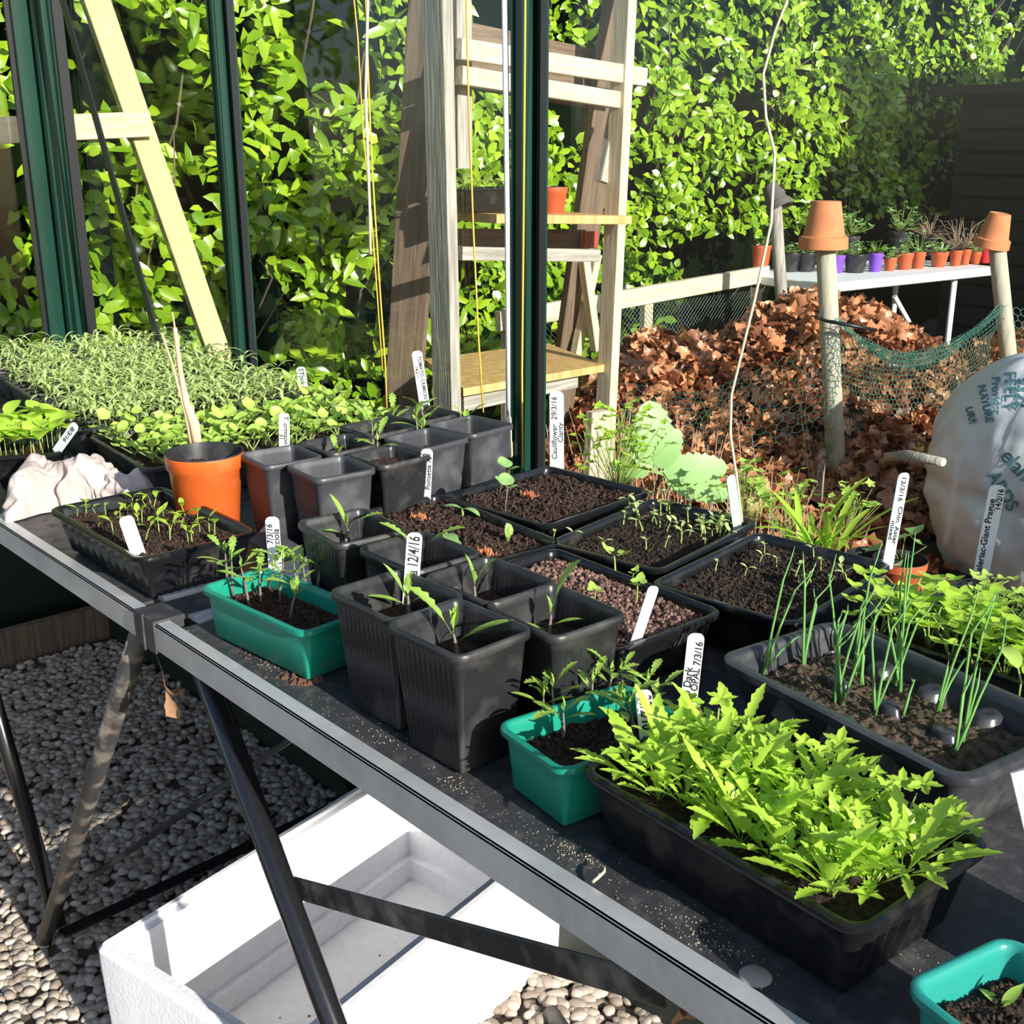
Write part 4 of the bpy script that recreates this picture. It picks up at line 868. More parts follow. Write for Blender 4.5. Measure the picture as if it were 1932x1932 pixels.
# ================================================================== OUTSIDE
# --- timber stand like a step ladder, facing the sun
SX = -2.42
st = empty('timber_stand', (SX, 2.27, 0), 0, 'weathered step-ladder shaped timber plant stand with shelves outside the glass', 'plant stand')
def gz(p): return Vector((p.x, p.y, max(p.z, .01)))
def post(name, top, bot, w, t, wdir, m, ext=0.0):
    top, bot = Vector(top), Vector(bot); d = (top-bot).normalized()
    return plank(name, bot, top+d*ext, w, t, wdir, m, st)
a, b_ = atx(835, 0, SX), atx(850, 640, SX); d = (a-b_)/(a.z-b_.z); bot = a-d*(a.z-.03); of = Vector((-.043, .017, 0)); a = a+of; bot = bot+of
post('front_post', a+d*.45, bot, .085, .034, (1, 0, 0), 'wood_weathered')
a, b_ = atx(1180, 0, SX), atx(1140, 850, SX); d = (a-b_)/(a.z-b_.z); bot = a-d*(a.z-.03)
post('front_post', a+d*.45, bot, .060, .034, (1, 0, 0), 'wood_pale')
a, b_ = atx(1168, 205, SX-.035), atx(1140, 345, SX-.035); post('splice_block', a, b_, .055, .03, (0, 1, 0), 'wood_weathered')
a, b_ = atx(1128, 775, SX+.04), atx(1118, 885, SX+.04); post('splice_block', a, gz(b_-Vector((0, 0, .2))), .075, .03, (0, 1, 0), 'wood_pale')
# rear legs lean back towards the hedge
for (tp_, bp, xt, xb, w_, m_) in (((806, 90), (760, 770), SX-.19, SX-.50, .115, 'wood_brown'), ((1168, 0), (1068, 690), SX-.08, SX-.42, .11, 'wood_brown')):
    a, b_ = atx(*tp_, xt), atx(*bp, xb); d = (a-b_)/(a.z-b_.z); post('rear_leg', a+d*.12, b_-d*(b_.z-.03), w_, .03, (0, 1, 0) if xb > -2.9 else (1, .6, 0), m_)
post('rear_leg', atx(1125, 480, SX-.30), atx(1080, 700, SX-.36), .03, .03, (0, 1, 0), 'wood_pale'); post('rear_leg', atx(1100, 480, SX-.28), atx(1125, 660, SX-.28), .03, .03, (0, 1, 0), 'wood_pale')
post('prop', atx(872, 0, SX-.05), atx(874, 318, SX-.05), .05, .02, (0, 1, 0), 'wood_weathered')
def rail_(p, q, x0, x1, w, t, wdir, m, name='cross_rail'): return plank(name, atx(*p, x0), atx(*q, x1), w, t, wdir, m, st)
rail_((866, 92), (1216, 146), SX+.01, SX+.01, .05, .022, (0, 0, 1), 'wood_pale')
rail_((866, 142), (1172, 190), SX+.0, SX+.0, .045, .03, (0, 0, 1), 'wood_pale')
rail_((876, 104), (1160, 158), SX-.20, SX-.20, .17, .02, (0, 0, 1), 'wood_brown')
rail_((866, 478), (1126, 482), SX-.03, SX-.03, .036, .03, (0, 0, 1), 'wood_weathered'); rail_((866, 452), (1124, 452), SX-.16, SX-.16, .06, .02, (0, 0, 1), 'wood_brown')
rail_((1100, 452), (1124, 452), SX-.12, SX-.12, .05, .022, (0, 0, 1), 'wood_red_stain', 'red_patch')
rail_((870, 760), (1085, 715), SX-.05, SX-.05, .05, .025, (0, 0, 1), 'wood_weathered')
def board(name, pts, z, t, m, parent):
    mb = MB(); P = [loc_of(parent, atz(*p, z)) for p in pts]; n = len(P); mb.add(P+[p-Vector((0, 0, t)) for p in P], [tuple(range(n)), tuple(range(2*n-1, n-1, -1))]+[(i, n+i, n+(i+1) % n, (i+1) % n) for i in range(n)])
    return mb.build(name, m, parent, smooth=False)
zl = .560
board('shelf', [(874, 733), (1140, 688), (1035, 648), (800, 677)], zl, .022, 'wood_shelf', st)
zm = atx(866, 408, SX).z
y0, y1 = atx(905, 408, SX-.05).y, atx(1166, 432, SX+.02).y
mb = MB(); beam(mb, loc_of(st, (SX-.12, y0, zm-.01)), loc_of(st, (SX-.07, y1, zm-.03)), .32, .024, (1, 0, 0)); mb.build('shelf', 'wood_shelf', st, smooth=False)
# things on the middle shelf
ct = empty('cell_tray', (SX-.09, 2.20, zm+.005), math.radians(88), 'black plastic cell tray of young salad plants on the middle shelf of the stand', 'seed tray')
link('tray_body', container_mesh('tray_body', .30, .13, .062, 'black_tray', .010, .006, .006, .0015, .008, 8, .006, 3), ct); link('compost', soil_mesh(.27, .10, 'granules', .004, .006, seed=5), ct, (0, 0, .052))
for i in range(9):
    r = random.Random(300+i); mb = MB()
    for k in range(5): leaf(mb, (0, 0, 0), dirv(k*1.3+r.random(), r.uniform(.5, 1.2)), U, r.uniform(.05, .085), .026, 1, 7, r.uniform(.3, 1.1), widest=.62, stalk=.35, fold=.2)
    mb.build('salad_plant', ['stem_green', 'leaf_lettuce'], ct, (-.13+.033*i, r.uniform(-.03, .03), .052))
w = atx(1042, 415, SX-.10); rp = round_pot(SX-.10, w.y, zm-.022, .045, .085, 'pot_orange', 'small orange pot at the right end of the middle shelf of the stand', soil=None)

# --- pale batten trellis at the left: leaning batten with a horizontal rail
XB = -3.30
tr = empty('batten_frame', (XB, 1.5, 0), 0, 'pale leaning batten with a horizontal rail, in front of the broad-leaved hedge', 'timber frame')
a, b_ = atx(180, 0, XB), atx(412, 670, XB); d = (a-b_).normalized(); plank('leaning_batten', b_-d*.75, a+d*.6, .075, .03, (0, 1, 0), 'wood_batten', tr)
a, b_ = atx(282, 234, XB+.03), atx(0, 246, XB+.03); plank('rail', b_+(b_-a)*.6, a, .068, .024, (0, 0, 1), 'wood_pale', tr)

# --- hedges
def hedge(name, segs, label, seed, leafL, leafW, dens, ztop, tall_leaves=True, gap=.0, xoff=-3.72, cap_y=None):
    rt = empty(name, (xoff-.3, (segs[0]+segs[1])/2, 0), 0, label, 'hedge'); rr = np.random.RandomState(seed)
    y0, y1 = segs; area = (y1-y0)*ztop
    N_ = int(area/(leafL*leafW*.6)*dens)
    y = rr.uniform(y0, y1, N_); z = rr.uniform(.12, ztop, N_)
    # billows
    f = lambda y, z: 0.13*np.sin(y*2.3+1.3*np.sin(z*2.1+seed))*np.cos(z*2.6+.9*np.sin(y*1.7))+0.09*np.sin(y*5.7+2*np.sin(z*3.3))*np.sin(z*5.1+1.0*np.sin(y*4.1))+.05*np.sin(y*13+z*3)*np.sin(z*11-y*4)
    h = f(y, z); depth = rr.exponential(.055, N_)*rr.choice([0, 1], N_, p=[.35, .65])
    holes = (np.sin(y*3.9+2.0*np.sin(z*1.9+seed*.7))*np.sin(z*4.3+1.7*np.sin(y*2.7))+.5*np.sin(y*9+z*5)*np.sin(z*8-y*3))
    big = np.sin(y*1.15+seed*.9+1.1*np.sin(z*1.3))*np.sin(z*1.7+.8*np.sin(y*.9)+seed); holes = holes+.55*np.clip(big, -.3, 1)
    keep = (rr.uniform(0, 1, N_) > np.clip((holes-.25)*1.7, 0, .96)) & ((z > .78) | (y < 4.3))  # low far leaves left out so the shaded hedge foot stays black
    y, z, h, depth, holes = [q[keep] for q in (y, z, h, depth, holes)]; n = len(y)
    depth = depth+np.clip(holes-.25, 0, 1)*.30
    x = (xoff-rt.location.x)+h-depth; y = y-rt.location.y
    # leaf frames: normal mostly towards the sun, forward outwards/up/sideways
    ndir = np.c_[rr.normal(.9, .45, n), rr.normal(-.15, .55, n), rr.normal(.45, .5, n)]; ndir /= np.linalg.norm(ndir, axis=1)[:, None]
    fw = np.c_[rr.normal(.45, .5, n), rr.normal(0, .9, n), rr.normal(.15, .8, n)]; fw -= ndir*(fw*ndir).sum(1)[:, None]; fw /= np.linalg.norm(fw, axis=1)[:, None]
    sd_ = np.cross(fw, ndir); L_ = leafL*rr.uniform(.55, 1.25, n)[:, None]; W_ = leafW*rr.uniform(.7, 1.2, n)[:, None]; cu = rr.uniform(.0, .25, n)[:, None]
    P = np.c_[x, y, z]
    def pt(t, s, u): return P+fw*L_*t+sd_*W_*s+ndir*(L_*u)
    V = np.stack([pt(0, 0, 0), pt(.3, 0, .02), pt(.68, 0, .0)-ndir*L_*cu*.35, pt(1, 0, 0)-ndir*L_*cu, pt(.28, .44, .07), pt(.68, .38, .04)-ndir*L_*cu*.35, pt(.28, -.44, .07), pt(.68, -.38, .04)-ndir*L_*cu*.35], 1).reshape(-1, 3)
    T = np.array([[0, 4, 1, 1], [0, 1, 6, 6], [4, 5, 2, 1], [1, 2, 7, 6], [5, 3, 2, 2], [2, 3, 7, 7]])
    tri = np.array([[0, 4, 1], [0, 1, 6], [4, 5, 2], [4, 2, 1], [1, 2, 7], [1, 7, 6], [5, 3, 2], [2, 3, 7]])
    FF = (tri[None]+(np.arange(n)*8)[:, None, None]).reshape(-1, 3)
    tint = np.repeat(np.clip(rr.beta(1.3, 2.2, n)+.15*(z/ztop), 0, 1), 8)
    np_mesh('foliage', V, FF, 'hedge_leaf', tint, parent=rt)
    # near-black sheet standing in for the shade inside the hedge
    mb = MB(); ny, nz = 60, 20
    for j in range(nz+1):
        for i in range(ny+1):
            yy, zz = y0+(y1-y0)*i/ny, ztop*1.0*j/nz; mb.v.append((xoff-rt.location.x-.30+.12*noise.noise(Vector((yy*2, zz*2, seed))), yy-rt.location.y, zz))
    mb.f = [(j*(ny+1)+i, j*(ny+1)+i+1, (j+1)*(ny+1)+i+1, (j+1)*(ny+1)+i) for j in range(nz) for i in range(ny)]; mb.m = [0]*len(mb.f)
    mb.build('shade_core', 'hedge_shade', rt)
    mb = MB(); r = random.Random(seed)
    for _ in range(int((y1-y0)*14)):
        yy = r.uniform(y0, y1)-rt.location.y; zz = r.uniform(0, ztop*.8); x_ = xoff-rt.location.x-.14
        tube(mb, [(x_-.1, yy, zz), (x_+.02, yy+r.uniform(-.1, .1), zz+r.uniform(.1, .35)), (x_+.16, yy+r.uniform(-.15, .15), zz+r.uniform(.3, .7))], [.007, .005, .002], 5)
    tag(mb.build('branch', 'bark', rt), kind='stuff')
    return rt
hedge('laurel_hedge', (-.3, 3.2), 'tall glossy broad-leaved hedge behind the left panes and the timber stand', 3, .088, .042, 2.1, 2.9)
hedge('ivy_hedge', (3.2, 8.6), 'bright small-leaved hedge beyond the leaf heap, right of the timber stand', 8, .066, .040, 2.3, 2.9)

# --- heap of brown leaves
def pile_h(x, y):
    d1 = ((x+2.47)/.60)**2+((y-3.82)/.80)**2; d2 = ((x+2.10)/.45)**2+((y-4.75)/.85)**2; d3 = ((x+2.75)/.42)**2+((y-3.3)/.5)**2
    h = max(.655*math.exp(-d1*.9), .46*math.exp(-d2*.9), .55*math.exp(-d3*.8)); return h+.05*fbm(x*3, y*3, 2)
mb = MB(); nx, ny = 70, 90; X0, X1, Y0, Y1 = -3.45, -1.2, 2.55, 6.1
for j in range(ny+1):
    for i in range(nx+1):
        x, y = X0+(X1-X0)*i/nx, Y0+(Y1-Y0)*j/ny; mb.v.append((x, y, max(-.02, pile_h(x, y)-.06)))
mb.f = [(j*(nx+1)+i, j*(nx+1)+i+1, (j+1)*(nx+1)+i+1, (j+1)*(nx+1)+i) for j in range(ny) for i in range(nx)]; mb.m = [0]*len(mb.f)
ph = mb.build('leaf_heap', 'litter_base'); tag(ph, 'big heap of dead brown leaves outside behind green wire netting', 'leaf heap', kind='stuff')
rr = np.random.RandomState(5); LV = []; LF = []; LT = []
gt = [(i/5-.5, j/5-.5) for j in range(6) for i in range(6)]; gf = [(j*6+i, j*6+i+1, (j+1)*6+i+1, (j+1)*6+i) for j in range(5) for i in range(5)]
GA = np.array(gt); GF = np.array(gf); n = 0
while n < 12500:
    x, y = rr.uniform(X0+.1, X1-.05), rr.uniform(Y0+.05, Y1-.1); hz = pile_h(x, y)
    if hz < .035 and rr.uniform() > .10: continue
    s = rr.uniform(.032, .085); cu, cv = rr.uniform(-2.6, 2.6), rr.uniform(-1.5, 1.5); k = .92-.25*np.abs(np.sin(2.5*np.arctan2(GA[:, 1], GA[:, 0])+rr.uniform(0, 3)))
    q = GA*k[:, None]*s; zz = s*(cu*GA[:, 0]**2+cv*GA[:, 1]**2+.18*np.sin(GA[:, 0]*11+rr.uniform(0, 6))*np.sin(GA[:, 1]*9))*.55
    P = np.c_[q, zz]; R_ = np.array((Matrix.Rotation(rr.uniform(0, 6.28), 3, 'Z') @ Matrix.Rotation(rr.normal(0, .75), 3, 'X') @ Matrix.Rotation(rr.normal(.15, .6), 3, 'Y') @ Matrix.Rotation(rr.uniform(0, 6.28), 3, 'Z')))
    LV.append(P @ R_.T+np.array([x, y, max(hz, .03)-rr.uniform(-.005, .05)])); LF.append(GF+n*36); LT.append(np.full(25, rr.beta(1.3, 1.2))); n += 1
np_mesh('dead_leaves', np.vstack(LV), np.vstack(LF), 'litter_leaf', np.concatenate(LT), kind='stuff', parent=ph)

# --- stakes with clay pots on top
def clay_stake(bp, tp_, y, w_, label, plab, potw, m='terracotta', pm='post_wood', tilt=(0, 0)):
    a, b_ = aty(*tp_, y[1]), aty(*bp, y[0]); d = (a-b_).normalized(); k = max(0, (b_.z+.06)); rt = empty('garden_stake', b_-d*.25, 0, label, 'stake', 'wooden stakes round the leaf heap')
    mb = MB(); tube(mb, [(0, 0, 0), (a-b_)*.5+d*.25, (a-b_)+d*.25], w_/2, 14); mb.build('stake_body', pm, rt)
    pt_ = empty('clay_pot', a, 0, plab, 'clay pot', 'clay pots upside down on stakes'); pt_.rotation_euler = (tilt[0], tilt[1], 0)
    R_ = potw/2; H_ = potw*.98; mb = MB()
    lathe(mb, [(0, H_*.5), (R_*.58, H_*.5), (R_*.60, H_*.485), (R_*.86, -H_*.22), (R_*.93, -H_*.22), (R_, -H_*.24), (R_*1.03, -H_*.48), (R_*.98, -H_*.5), (R_*.92, -H_*.5), (R_*.82, -H_*.2), (R_*.54, H_*.42), (0, H_*.42)], 32)
    mb.build('pot_body', m, pt_, sharp=40); return rt
clay_stake((1574, 812), (1556, 425), (3.22, 3.22), .062, 'round wooden stake in the leaf heap carrying the light clay pot', 'upside-down light clay flower pot on the near stake', .150)
clay_stake((1902, 668), (1878, 435), (4.15, 4.15), .060, 'round wooden stake at the right edge carrying the reddish clay pot', 'upside-down reddish clay pot on the stake at the right edge', .125, tilt=(0.0, .18))
clay_stake((1476, 585), (1462, 372), (4.0, 4.0), .050, 'grey weathered stake behind the pale twine', 'dark weathered clay pot tipped on the grey stake', .105, 'terracotta_dark', 'wood_weathered', tilt=(.1, -.55))

# --- wire netting round the heap
def netting(name, corners, nu, nv, m, label, rad=.0011, sag=None, kind=None):
    """hexagon netting over a patch given by a function (u, v) -> point"""
    mb = MB(); seen = set()
    def P(i, j): return sag(i/nu, j/nv)
    def edge(a, b_):
        if (a, b_) in seen: return
        seen.add((a, b_)); p, q = P(*a), P(*b_); d = (q-p); u = d.orthogonal().normalized()*rad; w = d.normalized().cross(u); k = [p+u, p-u*.5+w*.87, p-u*.5-w*.87, q+u, q-u*.5+w*.87, q-u*.5-w*.87]; mb.add(k, [(0, 1, 4, 3), (1, 2, 5, 4), (2, 0, 3, 5)])
    for j in range(nv):
        for i in range(nu):
            o = .5 if j % 2 else 0
            c = (i+o, j); edge((i+o, j), (i+.5+o, j+.33)); edge((i+.5+o, j+.33), (i+1+o, j)); edge((i+.5+o, j+.33), (i+.5+o, j+.999))
            if True: pass
    return mb
A_, B_ = aty(1575, 600, 3.19), aty(1890, 575, 4.12)
A0, B0 = Vector((A_.x, A_.y, .10)), Vector((B_.x, B_.y, .15))
def sagf(u, v):
    t = A_.lerp(B_, u); t.z -= .155*math.sin(math.pi*u)**1.0*(1-.2*u); b_ = A0.lerp(B0, u); p = t.lerp(b_, v); nn = Vector((.6, -.5, 0)); return p+nn*(.04*math.sin(u*9+v*5)+.03*noise.noise(Vector((u*5, v*6, 0))))
mb = netting('n', None, 46, 26, 'wire_green', '', .0012, sagf)
def sag2(u, v):
    t = Vector((-2.62, 2.86, .44)).lerp(A_, u); t.z -= .12*math.sin(math.pi*u); b_ = Vector((-2.62, 2.86, .0)).lerp(A0, u); p = t.lerp(b_, v); return p+Vector((.03*math.sin(u*8), .02*math.cos(v*6), 0))
mb2 = netting('n', None, 26, 22, 'wire_green', '', .0011, sag2); mb.add(mb2.v, mb2.f)
def sag3(u, v):
    t = B_.lerp(B_+Vector((.35, .55, -.12)), u); b_ = B0.lerp(B0+Vector((.35, .55, 0)), u); return t.lerp(b_, v)+Vector((.02*math.sin(v*7), 0, 0))
mb2 = netting('n', None, 22, 22, 'wire_green', '', .0012, sag3); mb.add(mb2.v, mb2.f)
for k in range(3):
    def sg(u, v, k=k):      # folded selvedge, several layers close together
        t = A_.lerp(B_, u); t.z -= .155*math.sin(math.pi*u)*(1-.2*u)+.0; return t+Vector((.012*k, -.012*k+.01*math.sin(u*30+k), -.035*v*1.6*math.sin(math.pi*u)+.006*math.sin(u*21+k*2)))
    m3 = netting('n', None, 60, 3, '', '', .0011, sg); mb.add(m3.v, m3.f)
tag(mb.build('wire_netting', 'wire_green'), 'sagging green hexagonal wire netting strung between stakes around the leaf heap', 'wire netting')
mb = MB(); tube(mb, [A_+Vector((-.06, -.02, 0)), A_+Vector((.0, -.05, -.004)), A_+Vector((.05, -.03, -.01)), A_+Vector((.12, .05, -.03))], .006, 6); tag(mb.build('cord', 'black_gasket'), 'dark cord tied round the near stake', 'cord')

# --- pale netted cage with a timber rail behind the stand
cg = empty('netting_cage', (-3.1, 3.3, 0), 0, 'low grey mesh cage with timber top rail behind the stand', 'cage')
plank('top_rail', (-3.12, 2.75, .60), (-3.10, 4.32, .66), .07, .03, (0, 0, 1), 'wood_pale', cg)
for yy in (2.8, 3.55, 4.28): plank('post', (-3.12, yy, .02), (-3.12, yy, .60), .05, .03, (0, 1, 0), 'wood_pale', cg)
mb = MB(); r_ = .0012
for k in range(70):
    y_ = 2.75+1.55*k/70
    for s_ in (-1, 1):
        p, q = Vector((0.03, y_-3.3, .05)), Vector((0.03, y_-3.3+s_*.55, .6))
        if -.55 < q.y < 1.0: mb.add([p+Vector((0, r_, 0)), p-Vector((0, r_, 0)), p+Vector((r_, 0, 0)), q+Vector((0, r_, 0)), q-Vector((0, r_, 0)), q+Vector((r_, 0, 0))], [(0, 1, 4, 3), (1, 2, 5, 4), (2, 0, 3, 5)])
mb.build('mesh', 'wire_grey', cg)

# --- white folding table with potted plants
TZ = .655
tt = empty('folding_table', (-2.93, 4.86, 0), math.radians(-6.5), 'white plastic folding table beyond the leaf heap, crowded with potted plants', 'table')
mb = MB(); loft(mb, .56, 1.22, .05, [(-.01, TZ-.042, 0), (0, TZ-.036, 0), (0, TZ-.004, 0), (-.004, TZ, 0)], 4); mb.build('table_top', 'table_white', tt, sharp=40)
for (lx, ly, tx, ty) in ((.22, .36, .22, .36), (-.2, .5, -.2, .5), (-.2, -.5, -.2, -.5), (.22, -.5, .22, -.5)):
    mb = MB(); tube(mb, [(lx, ly, .02), (tx, ty, TZ-.04)], .014, 10); mb.build('leg', 'table_white', tt)
mb = MB(); tube(mb, [(.2, -.05, TZ-.1), (.22, .12, .36), (.2, .25, .24)], .011, 8); mb.build('brace', 'table_white', tt)
def bushy(rt, z, R_, n, L_, seed, m='leaf_brassica', kind='leaf'):
    r = random.Random(seed); mb = MB()
    for i in range(n):
        d = dirv(r.uniform(0, 6.28), r.uniform(.2, 1.4)); q = d*r.uniform(.3, 1)*R_
        if kind == 'grass': 
            e = q*1.2+Vector((d.x*.05, d.y*.05, -.03*r.random())); tube(mb, [(0, 0, 0), q, e], [.0016, .0013, .0005], 3, 0)
        else:
            tube(mb, [(0, 0, 0), q], [.0012, .0008], 3, 0); blade(mb, q, dirv(r.uniform(0, 6.28), r.uniform(-.3, .6)), U, L_*r.uniform(.7, 1.2), trefoil, 1, 9)
    mb.build('plant', ['stem_green' if kind != 'grass' else 'dry_stem', m], rt, (0, 0, z))
pots = [((1441, 512), .046, .115, 'pot_orange', 'orange-red pot behind the pale twine at the left end of the white table', 0),
 ((1498, 514), .050, .085, 'black_plastic', 'black pot left of the near clay-topped stake on the table', 1), ((1528, 514), .048, .085, 'black_plastic', 'black pot directly behind the near clay-topped stake', 1),
 ((1583, 516), .036, .080, 'pot_purple', 'purple pot just right of the near clay-topped stake', 2), ((1623, 516), .054, .082, 'black_plastic', 'large black pot between the two purple pots', 1), ((1655, 514), .034, .085, 'pot_purple', 'purple pot right of the large black pot', 2),
 ((1682, 512), .030, .062, 'pot_orange', 'small orange pot with a trailing plant right of the second purple pot', 3), ((1712, 510), .040, .078, 'pot_orange', 'taller orange pot in the middle of the row', 1), ((1736, 508), .034, .078, 'pot_orange', 'orange pot beside the taller one, in front of a black tub', 4),
 ((1778, 505), .042, .072, 'pot_orange', 'wide orange pot holding a white label', 3), ((1806, 503), .030, .075, 'pot_orange', 'narrow orange pot under the brown grasses', 5), ((1823, 501), .028, .075, 'pot_orange', 'second narrow orange pot under the brown grasses', 5), ((1843, 499), .028, .060, 'pot_orange', 'last small orange pot before the red one', 1), ((1862, 497), .034, .085, 'pot_red', 'bright red pot at the right end of the white table', 1)]
for i, (px, R_, H_, m_, lb, kd) in enumerate(pots):
    w = atz(px[0], px[1], TZ); rt = round_pot(w.x-R_*.75, w.y+.02, TZ, R_, H_, m_, lb+', seen through the glass' if len(lb.split()) < 10 else lb, group='potted plants on the white table', soil=None)
    if kd == 5: bushy(rt, H_, .16, 34, .0, 70+i, kind='grass')
    elif kd in (1, 3, 4, 2): bushy(rt, H_-.01, .07 if kd != 4 else .12, 26, .028, 70+i, 'leaf_brassica' if kd != 2 else 'hedge_leaf')
    else: bushy(rt, H_-.01, .05, 14, .03, 70+i, 'hedge_leaf')
for i, (px, R_, H_, s_) in enumerate([((1600, 498), .05, .14, .14), ((1650, 497), .05, .12, .12), ((1745, 492), .06, .13, .15), ((1800, 490), .05, .10, .12)]):
    w = atz(px[0], px[1], TZ); rt = round_pot(w.x-.16, w.y+.02, TZ, R_, H_, 'black_plastic', ['black pot of tangled green stems in the back row, above the large black pot', 'black pot of green leaves in the back row, above the second purple pot', 'tall black pot with pale green leaves in the back row', 'black pot of rusty grasses in the back row near the red pot'][i], group='black pots in the back row of the table', soil=None)
    bushy(rt, H_, s_, 50, .034, 90+i, 'leaf_brassica', 'grass' if i == 3 else 'leaf')
w = atz(1788, 480, TZ+.06); mb = MB(); beam(mb, w-Vector((.03, 0, .03)), w+Vector((-.03, 0, .045)), .012, .001, (0, 1, 0)); tag(mb.build('plant_label', 'white_label', smooth=False), 'tiny white label in the wide orange pot on the outdoor table', 'plant label')

# --- dark timber store beyond the table
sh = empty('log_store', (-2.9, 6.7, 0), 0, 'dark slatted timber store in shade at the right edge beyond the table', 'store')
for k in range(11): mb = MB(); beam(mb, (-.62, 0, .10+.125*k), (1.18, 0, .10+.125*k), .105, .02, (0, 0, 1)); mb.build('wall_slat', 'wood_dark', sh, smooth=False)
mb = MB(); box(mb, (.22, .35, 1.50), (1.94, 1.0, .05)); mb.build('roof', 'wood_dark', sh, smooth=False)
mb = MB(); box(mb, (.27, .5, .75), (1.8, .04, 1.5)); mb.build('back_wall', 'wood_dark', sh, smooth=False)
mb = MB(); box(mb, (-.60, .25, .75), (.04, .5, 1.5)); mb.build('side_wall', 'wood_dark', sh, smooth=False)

# --- unseen shed added right of the frame to shade the store and the far hedge
sd_ = empty('added_shade_shed', (-.75, 6.75, 0), 0, 'unseen dark shed added outside the right edge to shade the log store', 'shed')
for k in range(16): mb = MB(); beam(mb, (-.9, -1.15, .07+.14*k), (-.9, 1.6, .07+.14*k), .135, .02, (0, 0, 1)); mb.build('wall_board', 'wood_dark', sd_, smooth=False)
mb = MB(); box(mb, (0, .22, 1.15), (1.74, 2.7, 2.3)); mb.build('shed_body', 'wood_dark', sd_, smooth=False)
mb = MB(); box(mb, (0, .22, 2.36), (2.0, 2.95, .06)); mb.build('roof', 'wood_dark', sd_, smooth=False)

# --- big white sack
sk = empty('white_sack', (-1.29, 3.30, 0), 0, 'bulging white plastic sack with blue-green lettering outside at the right edge', 'sack')
def sackp(u, v):
    """u round, v up"""
    a = u*2*math.pi; z = v*.625; w = (1-.86*max(0, (v-.40)/.60)**2.2)**.5*(.74+.26*math.sin(min(1.57, v*3.4))); rx, ry = .40, .33
    n_ = .045*fbm(math.cos(a)*2.2, math.sin(a)*2.2+z*4, 3)+.035*abs(noise.noise(Vector((math.cos(a)*6, math.sin(a)*6, z*9)))); fold = .02*math.exp(-((v-.42)/.04)**2)
    k = w+n_*1.8-fold*2
    return Vector((rx*k*math.cos(a), ry*k*math.sin(a), z+.02*math.sin(a*2)*v))
mb = MB(); nu, nv = 90, 50
for j in range(nv+1):
    for i in range(nu): mb.v.append(sackp(i/nu, j/nv))
mb.f = [(j*nu+i, j*nu+(i+1) % nu, (j+1)*nu+(i+1) % nu, (j+1)*nu+i) for j in range(nv) for i in range(nu)]; mb.v.append((0, 0, .65)); mb.f += [(nv*nu+i, nv*nu+(i+1) % nu, len(mb.v)-1) for i in range(nu)]; mb.m = [0]*len(mb.f)
so_ = mb.build('sack_body', 'sack', sk)
bvh = BVHTree.FromPolygons([Vector(v) for v in mb.v], mb.f)
def sack_text(txt, px, size, ang, m='sack_ink'):
    cu = bpy.data.curves.new('t', 'FONT'); cu.body = txt; cu.size = size; cu.offset = .001; to = bpy.data.objects.new('t', cu); C.objects.link(to); bpy.context.view_layer.update()
    me = bpy.data.meshes.new_from_object(to.evaluated_get(bpy.context.evaluated_depsgraph_get())); bpy.data.objects.remove(to)
    o = loc_of(sk, CAMP); d0 = Vector(ray(*px)).normalized(); upv = (Vector((0, 0, 1))-d0*d0.z).normalized(); rt_ = d0.cross(upv); ca, sa = math.cos(ang), math.sin(ang)
    h0 = bvh.ray_cast(o, d0)
    if h0[0] is None: return
    dist = (h0[0]-o).length
    for v in me.vertices:
        x, y = v.co.x*ca-v.co.y*sa, v.co.x*sa+v.co.y*ca; d = (d0*dist+rt_*x+upv*y).normalized(); h = bvh.ray_cast(o, d)
        v.co = h[0]+h[1]*.0025 if h[0] is not None else h0[0]-Vector((0, 0, .3))
    me.materials.clear(); me.materials.append(MATS[m]); link('lettering', me, sk)
for (t_, px, s_, a_) in (('FEELY', (1896, 702), .042, -1.45), ('9322', (1921, 712), .042, -1.5), ('Provider', (1872, 712), .030, -1.42), ('NATURE', (1846, 728), .028, -1.25), ('URE', (1822, 770), .026, -1.2), ('elands', (1886, 862), .055, -.75), ('ARDS', (1862, 896), .046, -.95)): sack_text(t_, px, s_, a_)

# --- planting just outside the glass
mb = MB(); r = random.Random(12)
for i in range(120):
    px = r.uniform(1180, 1480); b = Vector((-2.5+(px-1180)/300*.8+r.uniform(-.2, .2), 2.55+r.uniform(-.25, .25), .02)); h = r.uniform(.15, .42); a = r.uniform(0, 6.28); l = r.uniform(0, .4)
    tube(mb, [b, b+Vector((math.cos(a)*l*h*.3, math.sin(a)*l*h*.3, h*.5)), b+Vector((math.cos(a)*l*h, math.sin(a)*l*h, h))], [.0028, .0022, .001], 4)
tag(mb.build('dry_stalks', 'dry_stem'), 'tangle of thin dry brown stalks in front of the leaf heap', 'dry stalks', kind='stuff')
def garden_plant(px, z, label, fn, mats, cat='plant'):
    w = atz(*px, z); mb = MB(); fn(mb); o = mb.build('garden_plant', mats, None, w); return tag(o, label, cat)
LM = ['stem_green', 'leaf_lettuce']
def horseradish(mb):
    for (r_, u_, n_, L_, W_) in ((-.05, 1, .75, .19, .12), (.9, .10, 1.2, .20, .09), (1, -.25, 1.6, .22, .10), (-.5, .9, .6, .14, .07), (.45, .8, .9, .13, .07), (-.9, .2, 1.2, .12, .06)):
        leaf(mb, (0, 0, .02), HR*r_+Vector((0, 0, u_)), Vector((0, 0, n_*.6))-HF+AXV*.5, L_, W_, 1, 26, .35, serr=.20, teeth=8, widest=.45, tip=.45, fold=.10, stalk=.12)
